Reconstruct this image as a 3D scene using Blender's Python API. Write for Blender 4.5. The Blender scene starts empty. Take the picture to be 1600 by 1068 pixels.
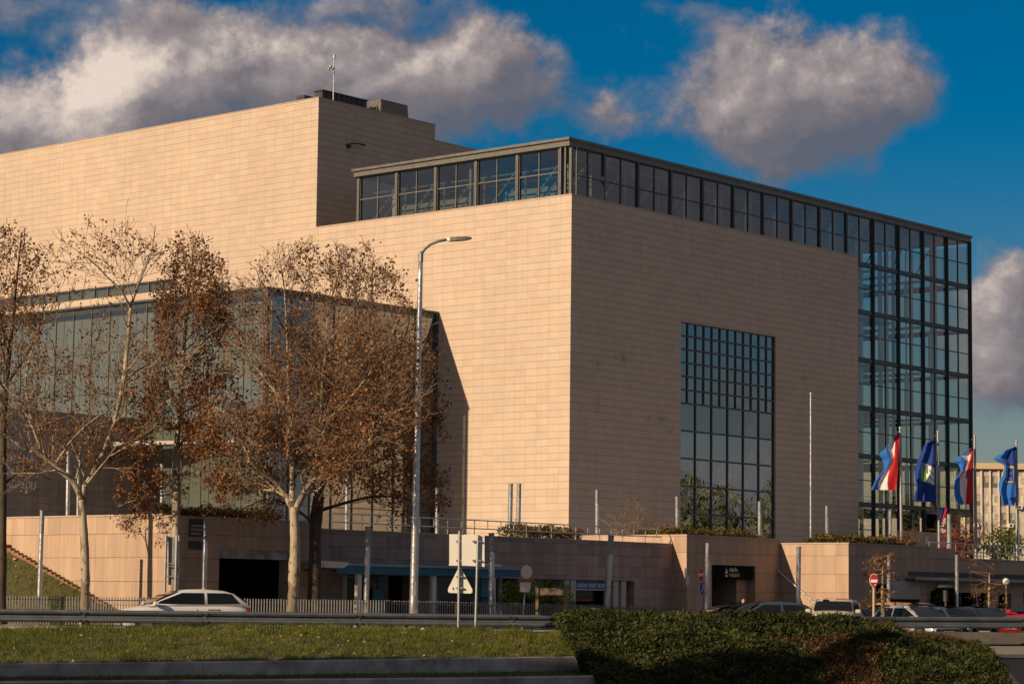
import bpy, math, random
import numpy as np
from mathutils import Vector, Matrix, Euler
random.seed(7); rng=np.random.default_rng(7)
scene=bpy.context.scene; COL=scene.collection
R=math.radians
# ------------------------------------------------------------ camera (calibrated)
PITCH=0.100894573; ROLL=0.0120496492; FPX=3703.21; CX=800.0; CY=560.63; EYE=1.25
cF=Vector((0,math.cos(PITCH),math.sin(PITCH))); cU=Vector((0,-math.sin(PITCH),math.cos(PITCH))); cR=Vector((1,0,0))
cR2=cR*math.cos(ROLL)+cU*math.sin(ROLL); cU2=-cR*math.sin(ROLL)+cU*math.cos(ROLL)
cam=bpy.data.objects.new('camera',bpy.data.cameras.new('camera')); COL.objects.link(cam)
M3=Matrix((cR2,cU2,-cF)).transposed(); cam.matrix_world=Matrix.Translation((0,0,EYE))@M3.to_4x4()
cam.data.sensor_width=36; cam.data.lens=FPX/1600*36; cam.data.shift_y=(CY-534)/1600
cam.data.clip_start=0.5; cam.data.clip_end=6000
scene.camera=cam
def ray(x,y):
    return cR2*(x-CX)/FPX - cU2*(y-CY)/FPX + cF
def at(x,y,Y):                     # world point seen in direction (x,y) at depth Y in front of the camera
    d=ray(x,y); return Vector((0,0,EYE))+d*(Y/d.y)
def gx(x,Y,z=0.0):                 # ground position: depth Y, height z, in the direction of column x
    y=900.0
    for _ in range(4):
        p=at(x,y,Y); y-= (z-p.z)*FPX/Y
    return at(x,y,Y)
# ------------------------------------------------------------ render / view
scene.view_settings.view_transform='Standard'; scene.view_settings.look='None'
scene.view_settings.gamma=1; scene.view_settings.exposure=0.35
scene.render.resolution_x=1024; scene.render.resolution_y=683
try:
    scene.cycles.max_bounces=8; scene.cycles.transparent_max_bounces=24; scene.cycles.caustics_reflective=False; scene.cycles.caustics_refractive=False
except Exception: pass
# ------------------------------------------------------------ sun
SUN=Vector((-0.7154,-0.5868,0.3794)).normalized()
sl=bpy.data.lights.new('sun','SUN'); sl.energy=4.6; sl.angle=R(0.5); sl.color=(1.0,0.75,0.49)
so=bpy.data.objects.new('sun',sl); COL.objects.link(so); so.rotation_euler=SUN.to_track_quat('Z','Y').to_euler(); so.location=(-40,-30,60)
# ------------------------------------------------------------ node helper
class NT:
    def __init__(s,nt): s.nt=nt; s.n=nt.nodes; s.l=nt.links
    def add(s,t,**k):
        n=s.n.new(t)
        for a,v in k.items(): setattr(n,a,v)
        return n
    def put(s,sock,v):
        if isinstance(v,bpy.types.NodeSocket): s.l.new(v,sock)
        elif v is not None:
            try: sock.default_value=v
            except Exception:
                sock.default_value=(*v,1)
    def m(s,op,a,b=None,c=None,clamp=False):
        n=s.add('ShaderNodeMath',operation=op,use_clamp=clamp); s.put(n.inputs[0],a)
        if b is not None: s.put(n.inputs[1],b)
        if c is not None: s.put(n.inputs[2],c)
        return n.outputs[0]
    def v(s,op,a,b=None,c=None):
        n=s.add('ShaderNodeVectorMath',operation=op); s.put(n.inputs[0],a)
        if b is not None:
            if op=='SCALE': s.put(n.inputs[3],b)
            else: s.put(n.inputs[1],b)
        if c is not None: s.put(n.inputs[2],c)
        return n.outputs['Value'] if op in('LENGTH','DOT_PRODUCT','DISTANCE') else n.outputs['Vector']
    def noise(s,vec,scale,detail=4,rough=.55,dist=0.0,dim='3D'):
        n=s.add('ShaderNodeTexNoise'); n.noise_dimensions=dim; s.put(n.inputs['Vector'],vec)
        n.inputs['Scale'].default_value=scale; n.inputs['Detail'].default_value=detail; n.inputs['Roughness'].default_value=rough
        n.inputs['Distortion'].default_value=dist
        return n.outputs[0]
    def wn(s,vec):
        n=s.add('ShaderNodeTexWhiteNoise'); s.put(n.inputs['Vector'],vec); return n.outputs['Value']
    def mr(s,v,a,b,c=0.0,d=1.0,smooth=False):
        n=s.add('ShaderNodeMapRange'); n.interpolation_type='SMOOTHSTEP' if smooth else 'LINEAR'
        for i,x in enumerate((v,a,b,c,d)): s.put(n.inputs[i],x)
        return n.outputs[0]
    def mix(s,f,a,b,blend='MIX'):
        n=s.add('ShaderNodeMix',data_type='RGBA',blend_type=blend); s.put(n.inputs[0],f)
        for i,x in((6,a),(7,b)):
            if isinstance(x,bpy.types.NodeSocket): s.l.new(x,n.inputs[i])
            else: n.inputs[i].default_value=(*x[:3],1)
        return n.outputs[2]
    def comb(s,x,y,z):
        n=s.add('ShaderNodeCombineXYZ')
        for i,q in enumerate((x,y,z)): s.put(n.inputs[i],q)
        return n.outputs[0]
    def sep(s,v):
        n=s.add('ShaderNodeSeparateXYZ'); s.put(n.inputs[0],v); return n.outputs
CLOUD_OUT=1.08
# ------------------------------------------------------------ world: Nishita sky plus procedural clouds
w=bpy.data.worlds.new('World'); scene.world=w; w.use_nodes=True
N=NT(w.node_tree); N.n.clear()
sky=N.add('ShaderNodeTexSky',sky_type='NISHITA'); sky.sun_disc=False
sky.sun_elevation=math.asin(SUN.z); sky.sun_rotation=math.atan2(SUN.x,SUN.y); sky.air_density=1.0; sky.dust_density=0.6; sky.ozone_density=2.5
tc=N.add('ShaderNodeTexCoord'); DIR=N.v('NORMALIZE',tc.outputs['Generated'])
# density group
g=bpy.data.node_groups.new('CloudDensity','ShaderNodeTree')
g.interface.new_socket('Dir',in_out='INPUT',socket_type='NodeSocketVector'); g.interface.new_socket('Density',in_out='OUTPUT',socket_type='NodeSocketFloat')
G=NT(g); gi=G.add('NodeGroupInput'); go=G.add('NodeGroupOutput')
d0=gi.outputs[0]
# blobs: (px,py, radius_x px, radius_y px, strength)
BL=[(60,215,130,75,1.0),(170,105,75,45,1.1),(190,190,190,90,1.1),(300,120,110,75,.8),(420,150,170,100,1.1),(590,150,190,90,1.1),
    (720,120,130,80,.9),(760,70,75,48,.62),(790,190,110,60,.5),(200,22,150,42,.80),(590,2,130,26,.68),(30,130,60,60,.2),
    (1140,130,95,80,.85),(1250,140,140,100,1.1),(1345,130,100,75,.9),(1240,235,125,75,.75),(1190,60,70,40,.4),(950,188,42,30,.6),(1010,150,80,50,.34),(1080,10,80,30,.5),
    (1590,430,75,50,1.0),(1570,520,100,70,1.0),(1620,590,120,50,.75),(5,35,50,40,.3)]
acc=None
wv=G.v('SUBTRACT',G.add('ShaderNodeTexNoise').outputs[1],(.5,.5,.5))
nw=G.n[-1]
_w=[n for n in G.n if n.type=='TEX_NOISE'][0]; G.put(_w.inputs['Vector'],d0); _w.inputs['Scale'].default_value=22; _w.inputs['Detail'].default_value=7; _w.inputs['Roughness'].default_value=.62
dw=G.v('ADD',d0,G.v('SCALE',wv,0.050))
for (px,py,rx,ry,st) in BL:
    c=ray(px,py).normalized(); r=(rx+0.0)/FPX*1.75; rz=ry/FPX*1.75
    dv=G.v('SUBTRACT',dw,tuple(c)); dv=G.v('MULTIPLY',dv,(1/r,1/r,1/rz)); ln=G.v('LENGTH',dv)
    s_=G.mr(ln,1.0,0.0,0.0,st,smooth=True)
    acc=s_ if acc is None else G.m('ADD',acc,s_)
warp=G.v('MULTIPLY',d0,(1,1,1.25))
n1=G.noise(warp,26,10,.62,0.3); n2=G.noise(warp,5.5,3,.5,0.0)
ctr=ray(800,420).normalized(); inf=G.mr(G.v('LENGTH',G.v('SUBTRACT',d0,tuple(ctr))),0.26,0.60,0.0,1.0,smooth=True)
base=G.m('MULTIPLY',inf,G.mr(n2,0.32,0.52,0.1,1.0))
den=G.m('ADD',G.m('ADD',acc,base),G.m('MULTIPLY',G.m('SUBTRACT',n1,0.5),1.5))
den=G.m('SUBTRACT',den,0.24)
G.l.new(den,go.inputs[0])
def dens(v):
    n=N.add('ShaderNodeGroup'); n.node_tree=g; N.put(n.inputs[0],v); return n.outputs[0]
D1=dens(DIR); D2=dens(N.v('ADD',DIR,(-0.0045,-0.001,0.0050))); D3=dens(N.v('ADD',DIR,(-0.016,-0.003,0.018)))
alpha=N.mr(D1,-0.06,0.72,0.0,0.96,smooth=True)
lit=N.m('ADD',N.m('MULTIPLY',N.m('SUBTRACT',D1,D2),1.1),N.m('MULTIPLY',N.m('SUBTRACT',D1,D3),0.62))
lit=N.mr(lit,-0.68,2.0,0.0,1.0)
# the cloud tower at the left catches the most sun
hl=ray(150,130).normalized(); hot=N.mr(N.v('LENGTH',N.v('SUBTRACT',DIR,tuple(hl))),0.050,0.0,0.0,0.34,smooth=True)
lit=N.m('ADD',lit,hot,clamp=True)
ramp=N.add('ShaderNodeValToRGB'); N.put(ramp.inputs[0],lit); cr=ramp.color_ramp
cr.elements[0].position=0.0; cr.elements[0].color=(0.105,0.115,0.150,1)
e=cr.elements.new(0.33); e.color=(0.175,0.155,0.168,1)
e=cr.elements.new(0.60); e.color=(0.31,0.265,0.262,1)
cr.elements[-1].position=1.0; cr.elements[-1].color=(0.76,0.63,0.54,1)
z=N.sep(DIR)[2]
tint=N.mix(N.mr(z,0.03,0.21,0.0,1.0,smooth=True),(0.47,0.43,0.405),(0.0,0.37,0.57))
skyc=N.mix(1.0,sky.outputs[0],tint,'MULTIPLY')
SKY=0.075
bgs=N.v('SCALE',skyc,SKY)
# cloud outside the picture is broken grey-white cloud, the light that fills the shade
cl=N.v('SCALE',ramp.outputs[0],0.86)
infw=N.mr(N.v('LENGTH',N.v('SUBTRACT',DIR,tuple(ctr))),0.35,0.75,0.0,1.0,smooth=True)
cl=N.mix(infw,cl,N.v('SCALE',ramp.outputs[0],CLOUD_OUT))
mixc=N.mix(alpha,bgs,cl)
bg=N.add('ShaderNodeBackground'); N.put(bg.inputs[0],mixc); bg.inputs[1].default_value=1.0
w.cycles.sampling_method='MANUAL'; w.cycles.sample_map_resolution=512
out=N.add('ShaderNodeOutputWorld'); N.l.new(bg.outputs[0],out.inputs[0])
# ------------------------------------------------------------ materials
def mat(name,fn=None,col=(.5,.5,.5),rough=.6,metal=0.0,spec=0.5,var=0.0,vscale=3.0,bump=0.0,bscale=20.0,emit=None):
    m=bpy.data.materials.new(name); m.use_nodes=True; T=NT(m.node_tree); b=T.n.get('Principled BSDF')
    b.inputs['Base Color'].default_value=(*col,1); b.inputs['Roughness'].default_value=rough; b.inputs['Metallic'].default_value=metal
    b.inputs['Specular IOR Level'].default_value=spec
    tcn=T.add('ShaderNodeTexCoord'); P=tcn.outputs['Object']
    if var>0:
        nz=T.noise(P,vscale,6,.6); f=T.mr(nz,.3,.7,1-var,1+var)
        T.l.new(T.v('SCALE',tuple(col),f),b.inputs['Base Color'])
        r=T.mr(T.noise(P,vscale*2.3,4,.6),.3,.7,max(rough-.12,.02),min(rough+.12,1)); T.l.new(r,b.inputs['Roughness'])
    if bump>0:
        bn=T.add('ShaderNodeBump'); bn.inputs['Strength'].default_value=bump; bn.inputs['Distance'].default_value=.02
        T.l.new(T.noise(P,bscale,6,.6),bn.inputs['Height']); T.l.new(bn.outputs[0],b.inputs['Normal'])
    if emit: b.inputs['Emission Color'].default_value=(*emit[0],1); b.inputs['Emission Strength'].default_value=emit[1]
    if fn: fn(T,b,P,tcn)
    return m
def stone(name,tw,th,col,hd=.45,vd=.62,jw=.022,patch=.06,stain=0.0,tile=.07,marks=None):
    def fn(T,b,P,tcn):
        x,y,z_=T.sep(P); nx,ny,nz=T.sep(tcn.outputs['Normal'])
        isL=T.m('GREATER_THAN',T.m('ABSOLUTE',nx),.5)
        s=T.m('ADD',T.m('MULTIPLY',isL,y),T.m('MULTIPLY',T.m('SUBTRACT',1,isL),x))
        wob=T.m('MULTIPLY',T.m('SUBTRACT',T.noise(P,.9,2,.5),.5),.045)
        a=T.m('DIVIDE',s,tw); c=T.m('DIVIDE',T.m('ADD',z_,wob),th)
        fa=T.m('FRACT',a); fc=T.m('FRACT',c)
        idv=T.comb(T.m('FLOOR',a),T.m('FLOOR',c),isL)
        rnd=T.wn(idv)
        ja=T.m('LESS_THAN',fa,jw*.8/tw); jc=T.m('LESS_THAN',fc,jw*1.5/th)
        # joints fade in and out as the tiles sit unevenly
        rowv=T.mr(T.noise(P,.35,3,.6),.3,.7,.55,1.0)
        hj=T.m('SUBTRACT',1,T.m('MULTIPLY',T.m('MULTIPLY',jc,1-hd),rowv))
        vj=T.m('SUBTRACT',1,T.m('MULTIPLY',T.m('MULTIPLY',ja,1-vd),rowv))
        big=T.noise(P,.09,5,.65); mid=T.noise(P,1.3,5,.6); fine=T.noise(P,22,3,.6)
        f=T.m('MULTIPLY',T.mr(rnd,0,1,1-tile,1+tile),T.mr(big,.3,.7,1-patch,1+patch))
        f=T.m('MULTIPLY',f,T.mr(mid,.3,.7,.965,1.035)); f=T.m('MULTIPLY',f,T.mr(fine,.3,.7,.96,1.04))
        f=T.m('MULTIPLY',f,T.m('MULTIPLY',hj,vj))
        warm=T.mix(T.wn(T.v('ADD',idv,(7.3,2.1,.4))),tuple(q*w_ for q,w_ in zip(col,(1.02,.99,.965))),tuple(q*w_ for q,w_ in zip(col,(.985,1.005,1.03))))
        cc=T.v('SCALE',warm,f)
        if stain>0:   # vertical run-off streaks
            st=T.noise(T.v('MULTIPLY',P,(2.6,2.6,.22)),1.0,5,.65)
            cc=T.v('SCALE',cc,T.mr(st,.40,.72,1.0,1-stain))
        if marks:     # dark run-off marks on the shaded face
            mk=None
            for (mu,mz,ru,rz_,st_) in marks:
                q=T.v('LENGTH',T.v('DIVIDE',T.v('SUBTRACT',P,(mu,0,mz)),(ru,3,rz_)))
                s_=T.mr(q,1.0,.2,0.0,st_,smooth=True); mk=s_ if mk is None else T.m('MAXIMUM',mk,s_)
            br_=T.mr(T.noise(P,1.7,5,.7),.44,.58,0,1); cc=T.v('SCALE',cc,T.m('SUBTRACT',1,T.m('MULTIPLY',T.m('MULTIPLY',mk,br_),T.m('SUBTRACT',1,isL))))
        T.l.new(cc,b.inputs['Base Color'])
        bn=T.add('ShaderNodeBump'); bn.inputs['Strength'].default_value=.35; bn.inputs['Distance'].default_value=.01
        T.l.new(T.m('ADD',T.m('MULTIPLY',rnd,.6),T.m('MULTIPLY',fine,.5)),bn.inputs['Height']); T.l.new(bn.outputs[0],b.inputs['Normal'])
    return mat(name,fn,col,rough=.62,spec=.35)
def glass(name,tint,refl=.5,bump=0.0,bscale=1.2,base=0.05,rough=.01,f0=.08):
    m=bpy.data.materials.new(name); m.use_nodes=True; T=NT(m.node_tree); T.n.clear()
    gl=T.add('ShaderNodeBsdfGlossy'); gl.inputs['Roughness'].default_value=rough; gl.inputs['Color'].default_value=(.9,.97,.98,1)
    tr=T.add('ShaderNodeBsdfTransparent'); tr.inputs['Color'].default_value=(*tint,1)
    fr=T.add('ShaderNodeLayerWeight'); fr.inputs['Blend'].default_value=.35
    f=T.m('MAXIMUM',T.m('ADD',f0,T.m('MULTIPLY',fr.outputs['Facing'],refl)),0,clamp=True)
    if bump>0:
        tcn=T.add('ShaderNodeTexCoord'); bn=T.add('ShaderNodeBump'); bn.inputs['Strength'].default_value=bump; bn.inputs['Distance'].default_value=.05
        T.l.new(T.noise(tcn.outputs['Object'],bscale,2,.5,.3),bn.inputs['Height'])
        T.l.new(bn.outputs[0],gl.inputs['Normal'])
    mx=T.add('ShaderNodeMixShader'); T.l.new(f,mx.inputs[0]); T.l.new(tr.outputs[0],mx.inputs[1]); T.l.new(gl.outputs[0],mx.inputs[2])
    o=T.add('ShaderNodeOutputMaterial'); T.l.new(mx.outputs[0],o.inputs[0]); return m
MAT={}
MARKS=[(2.6,16.3,.8,.7,.25),(5.4,17.0,1.3,.5,.28),(9.3,13.2,1.8,.45,.36),(10.6,12.6,.6,.4,.25),(26.9,17.3,1.1,.45,.30),(2.8,13.6,.6,.9,.2)]
MAT['stone']=stone('facade_stone',.917,.4575,(.50,.397,.312),hd=.55,vd=.66,jw=.028,patch=.07,tile=.045,stain=.07,marks=MARKS)
MAT['wall_big']=stone('retaining_stone_large',.70,.86,(.44,.315,.225),hd=.30,vd=.45,jw=.016,patch=.10,stain=.22,tile=.10)
MAT['wall_small']=stone('retaining_stone_small',.75,.455,(.33,.245,.205),hd=.35,vd=.5,jw=.016,patch=.14,stain=.30,tile=.14)
MAT['coping']=mat('stone_coping',col=(.40,.32,.26),rough=.7,var=.12,vscale=2)
MAT['frame']=mat('window_frame_paint',col=(.035,.05,.055),rough=.38,var=.15,vscale=1.5)
MAT['frame_grey']=mat('roof_fascia_metal',col=(.13,.125,.115),rough=.42,metal=.2,var=.10,vscale=1.2)
MAT['steel']=mat('brushed_steel',col=(.55,.55,.55),rough=.33,metal=.85,var=.10,vscale=4)
MAT['galv']=mat('galvanised_steel',col=(.27,.28,.29),rough=.5,metal=.55,var=.16,vscale=5)
MAT['rail']=mat('guardrail_zinc',col=(.10,.115,.13),rough=.5,metal=.6,var=.2,vscale=2.0)
MAT['dark']=mat('dark_metal',col=(.03,.03,.032),rough=.5,var=.2)
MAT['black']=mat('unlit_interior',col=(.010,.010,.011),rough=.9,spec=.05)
MAT['truss']=mat('truss_steel',col=(.26,.27,.26),rough=.6)
MAT['white_metal']=mat('white_steel',col=(.62,.62,.58),rough=.5,var=.05)
MAT['lobby_sun_block']=mat('lobby_sun_block_pale',col=(.31,.33,.30),rough=.85,var=.12,vscale=.6)
MAT['interior']=mat('interior_floor_plaster',col=(.30,.29,.26),rough=.8,var=.1)
MAT['sign_board']=mat('blank_sign_board',col=(.72,.70,.64),rough=.5,var=.05,vscale=2)
MAT['interior_wall']=mat('interior_wall_plaster',col=(.30,.28,.24),rough=.85,var=.08)
MAT['concrete']=mat('weathered_concrete',col=(.34,.33,.31),rough=.85,var=.48,vscale=1.6,bump=.4,bscale=14)
MAT['concrete_stained_shade']=mat('stained_concrete_shade_tone',col=(.075,.068,.058),rough=.9,var=.45,vscale=1.4,bump=.3)  # stained concrete, base colour darkened further in place of shade
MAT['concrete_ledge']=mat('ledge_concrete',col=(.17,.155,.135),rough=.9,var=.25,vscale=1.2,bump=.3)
MAT['concrete_light']=mat('pale_concrete',col=(.42,.39,.34),rough=.85,var=.12,vscale=1.5,bump=.3)
MAT['asphalt']=mat('asphalt',col=(.05,.05,.052),rough=.85,var=.18,vscale=.8,bump=.3,bscale=40)
MAT['g_curtain']=glass('curtain_glass',(.70,.77,.73),refl=.34,bump=.012,base=.05,bscale=.9)
MAT['g_left']=glass('strip_glass',(.50,.56,.52),refl=.6,bump=.012,bscale=.8)
MAT['g_dark']=glass('dark_reflective_glass',(.10,.13,.12),refl=.42,bump=.022,bscale=1.0,f0=.16)
MAT['g_wavy']=glass('wavy_reflective_glass',(.10,.13,.12),refl=.5,bump=.09,bscale=1.2,f0=.22)
MAT['g_shop']=glass('shop_glass',(.5,.5,.5),refl=.08,f0=.02)
MAT['fence']=mat('fence_steel',col=(.20,.20,.195),rough=.55,metal=.3,var=.2,vscale=4)
MAT['g_box']=glass('box_glass',(.64,.68,.63),refl=.6,bump=.008,bscale=1.0,f0=.15)
MAT['g_blue']=mat('car_glass',col=(.008,.011,.013),rough=.05,spec=.22)
# ------------------------------------------------------------ mesh builder
A=0.863791370; DD=Vector((math.cos(A),math.sin(A),0)); LL=Vector((-math.sin(A),math.cos(A),0))
KP=Vector((3.70636566,150.0,0.0)); KM=Matrix.Translation(KP)@Matrix.Rotation(A,4,'Z')
def B(u,v,z=0.0): return KM@Vector((u,v,z))
class MB:
    def __init__(s): s.v=[]; s.f=[]; s.mi=[]; s.cur=0
    def add(s,vs,fs):
        o=len(s.v); s.v+= [tuple(p) for p in vs]; s.f+=[tuple(i+o for i in f) for f in fs]; s.mi+=[s.cur]*len(fs); return s
    def box(s,x0,x1,y0,y1,z0,z1,bev=0.0):
        if x0>x1:x0,x1=x1,x0
        if y0>y1:y0,y1=y1,y0
        if z0>z1:z0,z1=z1,z0
        if bev<=0:
            return s.add([(x,y,z) for z in(z0,z1) for y in(y0,y1) for x in(x0,x1)],[(0,2,3,1),(4,5,7,6),(0,1,5,4),(2,6,7,3),(0,4,6,2),(1,3,7,5)])
        b=bev
        def ring(z,i): return [(x0+i,y0,z),(x1-i,y0,z),(x1,y0+i,z),(x1,y1-i,z),(x1-i,y1,z),(x0+i,y1,z),(x0,y1-i,z),(x0,y0+i,z)]
        def ring2(z): 
            return [(x0+b,y0+b,z),(x1-b,y0+b,z),(x1-b,y0+b,z),(x1-b,y1-b,z),(x1-b,y1-b,z),(x0+b,y1-b,z),(x0+b,y1-b,z),(x0+b,y0+b,z)]
        vs=ring2(z0)+ring(z0+b,b)+ring(z1-b,b)+ring2(z1)
        fs=[]
        for k in range(3):
            for i in range(8):
                j=(i+1)%8; fs.append((k*8+i,k*8+j,(k+1)*8+j,(k+1)*8+i))
        fs.append(tuple(range(7,-1,-1))); fs.append(tuple(24+i for i in range(8)))
        return s.add(vs,fs)
    def tube(s,pts,rad,n=6,cap=True):
        pts=[Vector(p) for p in pts]; k=len(pts)
        if not hasattr(rad,'__len__'): rad=[rad]*k
        vs=[];fs=[]; ref=None
        for i,p in enumerate(pts):
            t=(pts[min(i+1,k-1)]-pts[max(i-1,0)])
            t=t.normalized() if t.length>1e-9 else Vector((0,0,1))
            if ref is None: ref=Vector((1,0,0)) if abs(t.x)<.8 else Vector((0,1,0))
            a=(ref-t*ref.dot(t)); a=a.normalized() if a.length>1e-6 else t.orthogonal().normalized(); ref=a; b=t.cross(a)
            for j in range(n):
                th=2*math.pi*j/n; q=p+(a*math.cos(th)+b*math.sin(th))*rad[i]; vs.append(tuple(q))
        for i in range(k-1):
            for j in range(n):
                j2=(j+1)%n; fs.append((i*n+j,i*n+j2,(i+1)*n+j2,(i+1)*n+j))
        if cap: fs.append(tuple(range(n-1,-1,-1))); fs.append(tuple((k-1)*n+j for j in range(n)))
        return s.add(vs,fs)
    def prism(s,poly,depth,M=None):   # polygon in local xz, extruded along +y by depth, placed with M
        M=M or Matrix.Identity(4); n=len(poly)
        vs=[M@Vector((x,0,z)) for x,z in poly]+[M@Vector((x,depth,z)) for x,z in poly]
        fs=[tuple(range(n)),tuple(range(2*n-1,n-1,-1))]+[(i,i+n,(i+1)%n+n,(i+1)%n) for i in range(n)]
        return s.add(vs,fs)
    def grid(s,fn,nu,nv):
        vs=[fn(i/nu,j/nv) for j in range(nv+1) for i in range(nu+1)]
        fs=[(j*(nu+1)+i,j*(nu+1)+i+1,(j+1)*(nu+1)+i+1,(j+1)*(nu+1)+i) for j in range(nv) for i in range(nu)]
        return s.add(vs,fs)
    def ball(s,c,r,n=8,m=5,sz=1.0):
        c=Vector(c); vs=[c+Vector((0,0,r*sz))];fs=[]
        for i in range(1,m):
            ph=math.pi*i/m
            for j in range(n):
                th=2*math.pi*j/n; vs.append(c+Vector((r*math.sin(ph)*math.cos(th),r*math.sin(ph)*math.sin(th),r*sz*math.cos(ph))))
        vs.append(c-Vector((0,0,r*sz)))
        for j in range(n): fs.append((0,1+j,1+(j+1)%n)); fs.append((len(vs)-1,1+(m-2)*n+(j+1)%n,1+(m-2)*n+j))
        for i in range(m-2):
            for j in range(n): fs.append((1+i*n+j,1+(i+1)*n+j,1+(i+1)*n+(j+1)%n,1+i*n+(j+1)%n))
        return s.add(vs,fs)
    def build(s,name,m,parent=None,org=(0,0,0),smooth=False,frame=None):
        me=bpy.data.meshes.new(name); o=Vector(org)
        me.from_pydata([(p[0]-o.x,p[1]-o.y,p[2]-o.z) for p in s.v],[],s.f)
        ms=m if isinstance(m,(list,tuple)) else [m]
        for q in ms: me.materials.append(MAT[q] if isinstance(q,str) else q)
        if len(ms)>1: me.polygons.foreach_set('material_index',s.mi)
        if smooth: me.polygons.foreach_set('use_smooth',[True]*len(me.polygons))
        me.update(); ob=bpy.data.objects.new(name,me); COL.objects.link(ob)
        if parent is not None:
            ob.parent=parent; ob.location=o
        else:
            F=frame or Matrix.Identity(4); ob.matrix_world=F@Matrix.Translation(o)
        return ob
def tag(o,label=None,cat=None,group=None,kind=None):
    if label: o['label']=label
    if cat: o['category']=cat
    if group: o['group']=group
    if kind: o['kind']=kind
    return o
def thing(name,loc,rz=0.0,label=None,cat=None,group=None):
    o=bpy.data.objects.new(name,None); COL.objects.link(o); o.location=loc; o.rotation_euler=(0,0,rz); o.empty_display_size=.3
    return tag(o,label,cat,group)
def copy_tree(o,parent=None):
    c=o.copy(); COL.objects.link(c)
    if parent is not None: c.parent=parent
    for ch in list(o.children): copy_tree(ch,c)
    return c
def npmesh(name,V,F,mats,parent=None,loc=(0,0,0),mi=None,smooth=False):
    me=bpy.data.meshes.new(name); V=np.asarray(V,np.float32); F=np.asarray(F,np.int32); k=F.shape[1]
    me.vertices.add(len(V)); me.vertices.foreach_set('co',V.ravel()); me.loops.add(F.size); me.loops.foreach_set('vertex_index',F.ravel())
    me.polygons.add(len(F)); me.polygons.foreach_set('loop_start',np.arange(0,F.size,k,dtype=np.int32)); 
    for q in (mats if isinstance(mats,(list,tuple)) else [mats]): me.materials.append(MAT[q] if isinstance(q,str) else q)
    if mi is not None: me.polygons.foreach_set('material_index',np.asarray(mi,np.int32))
    me.update(calc_edges=True); me.validate()
    ob=bpy.data.objects.new(name,me); COL.objects.link(ob); ob.location=loc
    if parent is not None: ob.parent=parent
    return ob
def text_mesh(name,s,size,m,parent,M,extrude=.01,bold=0.0,align='LEFT'):
    cu=bpy.data.curves.new(name+'_curve','FONT'); cu.body=s; cu.size=size; cu.extrude=extrude; cu.offset=bold; cu.align_x=align
    tmp=bpy.data.objects.new('tmp_text',cu); COL.objects.link(tmp); dg=bpy.context.evaluated_depsgraph_get(); dg.update()
    me=bpy.data.meshes.new_from_object(tmp.evaluated_get(dg)); bpy.data.objects.remove(tmp); bpy.data.curves.remove(cu)
    me.name=name; me.materials.clear(); me.materials.append(MAT[m] if isinstance(m,str) else m)
    ob=bpy.data.objects.new(name,me); COL.objects.link(ob)
    if parent is not None: ob.parent=parent
    ob.matrix_local=M; return ob
# ============================================================ SETTING: ground
def terrain():
    # profile in depth (Y): near lower ground, retaining step, bank, road, parking; x wide
    mb=MB()
    xs=[-900,-60,-30,-12,0,12,30,60,900]
    def sheet(ys,zs,m,name,kind='structure',x0=-900,x1=900):
        q=MB(); q.add([(x,y,z) for y,z in zip(ys,zs) for x in(x0,x1)],[(2*i,2*i+1,2*i+3,2*i+2) for i in range(len(ys)-1)])
        o=q.build(name,m); tag(o,kind=kind); return o
    sheet([-300,58],[-1.3,-1.3],'asphalt','lower_ground')
    sheet([57.2,3000],[0,0],'asphalt','road')
terrain()
# pavement with kerb on the far side of the road
m=MB(); 
pv=[gx(-200,80.9),gx(760,80.9),gx(1100,99),gx(1100,112),gx(-200,100)]
m.prism([(0,0)],0) if False else None
vs=[(p.x,p.y,0.0) for p in pv]+[(p.x,p.y,0.13) for p in pv]; n=len(pv)
m.add(vs,[tuple(range(n,2*n))]+[(i,(i+1)%n,(i+1)%n+n,i+n) for i in range(n)])
tag(m.build('pavement','concrete'),kind='structure')
# ---- grass material
def grassfn(c1,c2,c3,sc=1.2):
    def fn(T,b,P,tcn):
        a=T.noise(P,sc,5,.65); c=T.mix(T.mr(a,.35,.65),c1,c2); d=T.noise(P,sc*5,3,.6)
        c=T.mix(T.mr(d,.55,.75),c,c3); T.l.new(c,b.inputs['Base Color'])
    return fn
MAT['turf']=mat('turf_soil',grassfn((.050,.055,.014),(.075,.062,.022),(.10,.06,.025)),rough=.9,bump=.8,bscale=12)
def leafmat(name,c1,c2,c3,trans=.25,cell=9.0,patch=.5):
    m=bpy.data.materials.new(name); m.use_nodes=True; T=NT(m.node_tree); b=T.n['Principled BSDF']; b.inputs['Roughness'].default_value=.6; b.inputs['Specular IOR Level'].default_value=.25
    tcn=T.add('ShaderNodeTexCoord'); P=tcn.outputs['Object']
    r=T.wn(T.v('FLOOR',T.v('SCALE',P,cell))); big=T.noise(P,patch,4,.6)
    f=T.m('ADD',T.m('MULTIPLY',r,.65),T.mr(big,.3,.7,-.2,.5),clamp=True)
    c=T.mix(T.mr(f,0,.55),c1,c2); c=T.mix(T.mr(f,.6,1.0),c,c3)
    T.l.new(c,b.inputs['Base Color'])
    tl=T.add('ShaderNodeBsdfTranslucent'); T.l.new(c,tl.inputs[0]); mx=T.add('ShaderNodeMixShader'); mx.inputs[0].default_value=trans
    o=T.n['Material Output']; T.l.new(b.outputs[0],mx.inputs[1]); T.l.new(tl.outputs[0],mx.inputs[2]); T.l.new(mx.outputs[0],o.inputs[0]); return m
MAT['blade']=leafmat('grass_blade',(.045,.070,.008),(.120,.145,.016),(.24,.20,.05),.3,30,1.3)
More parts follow.
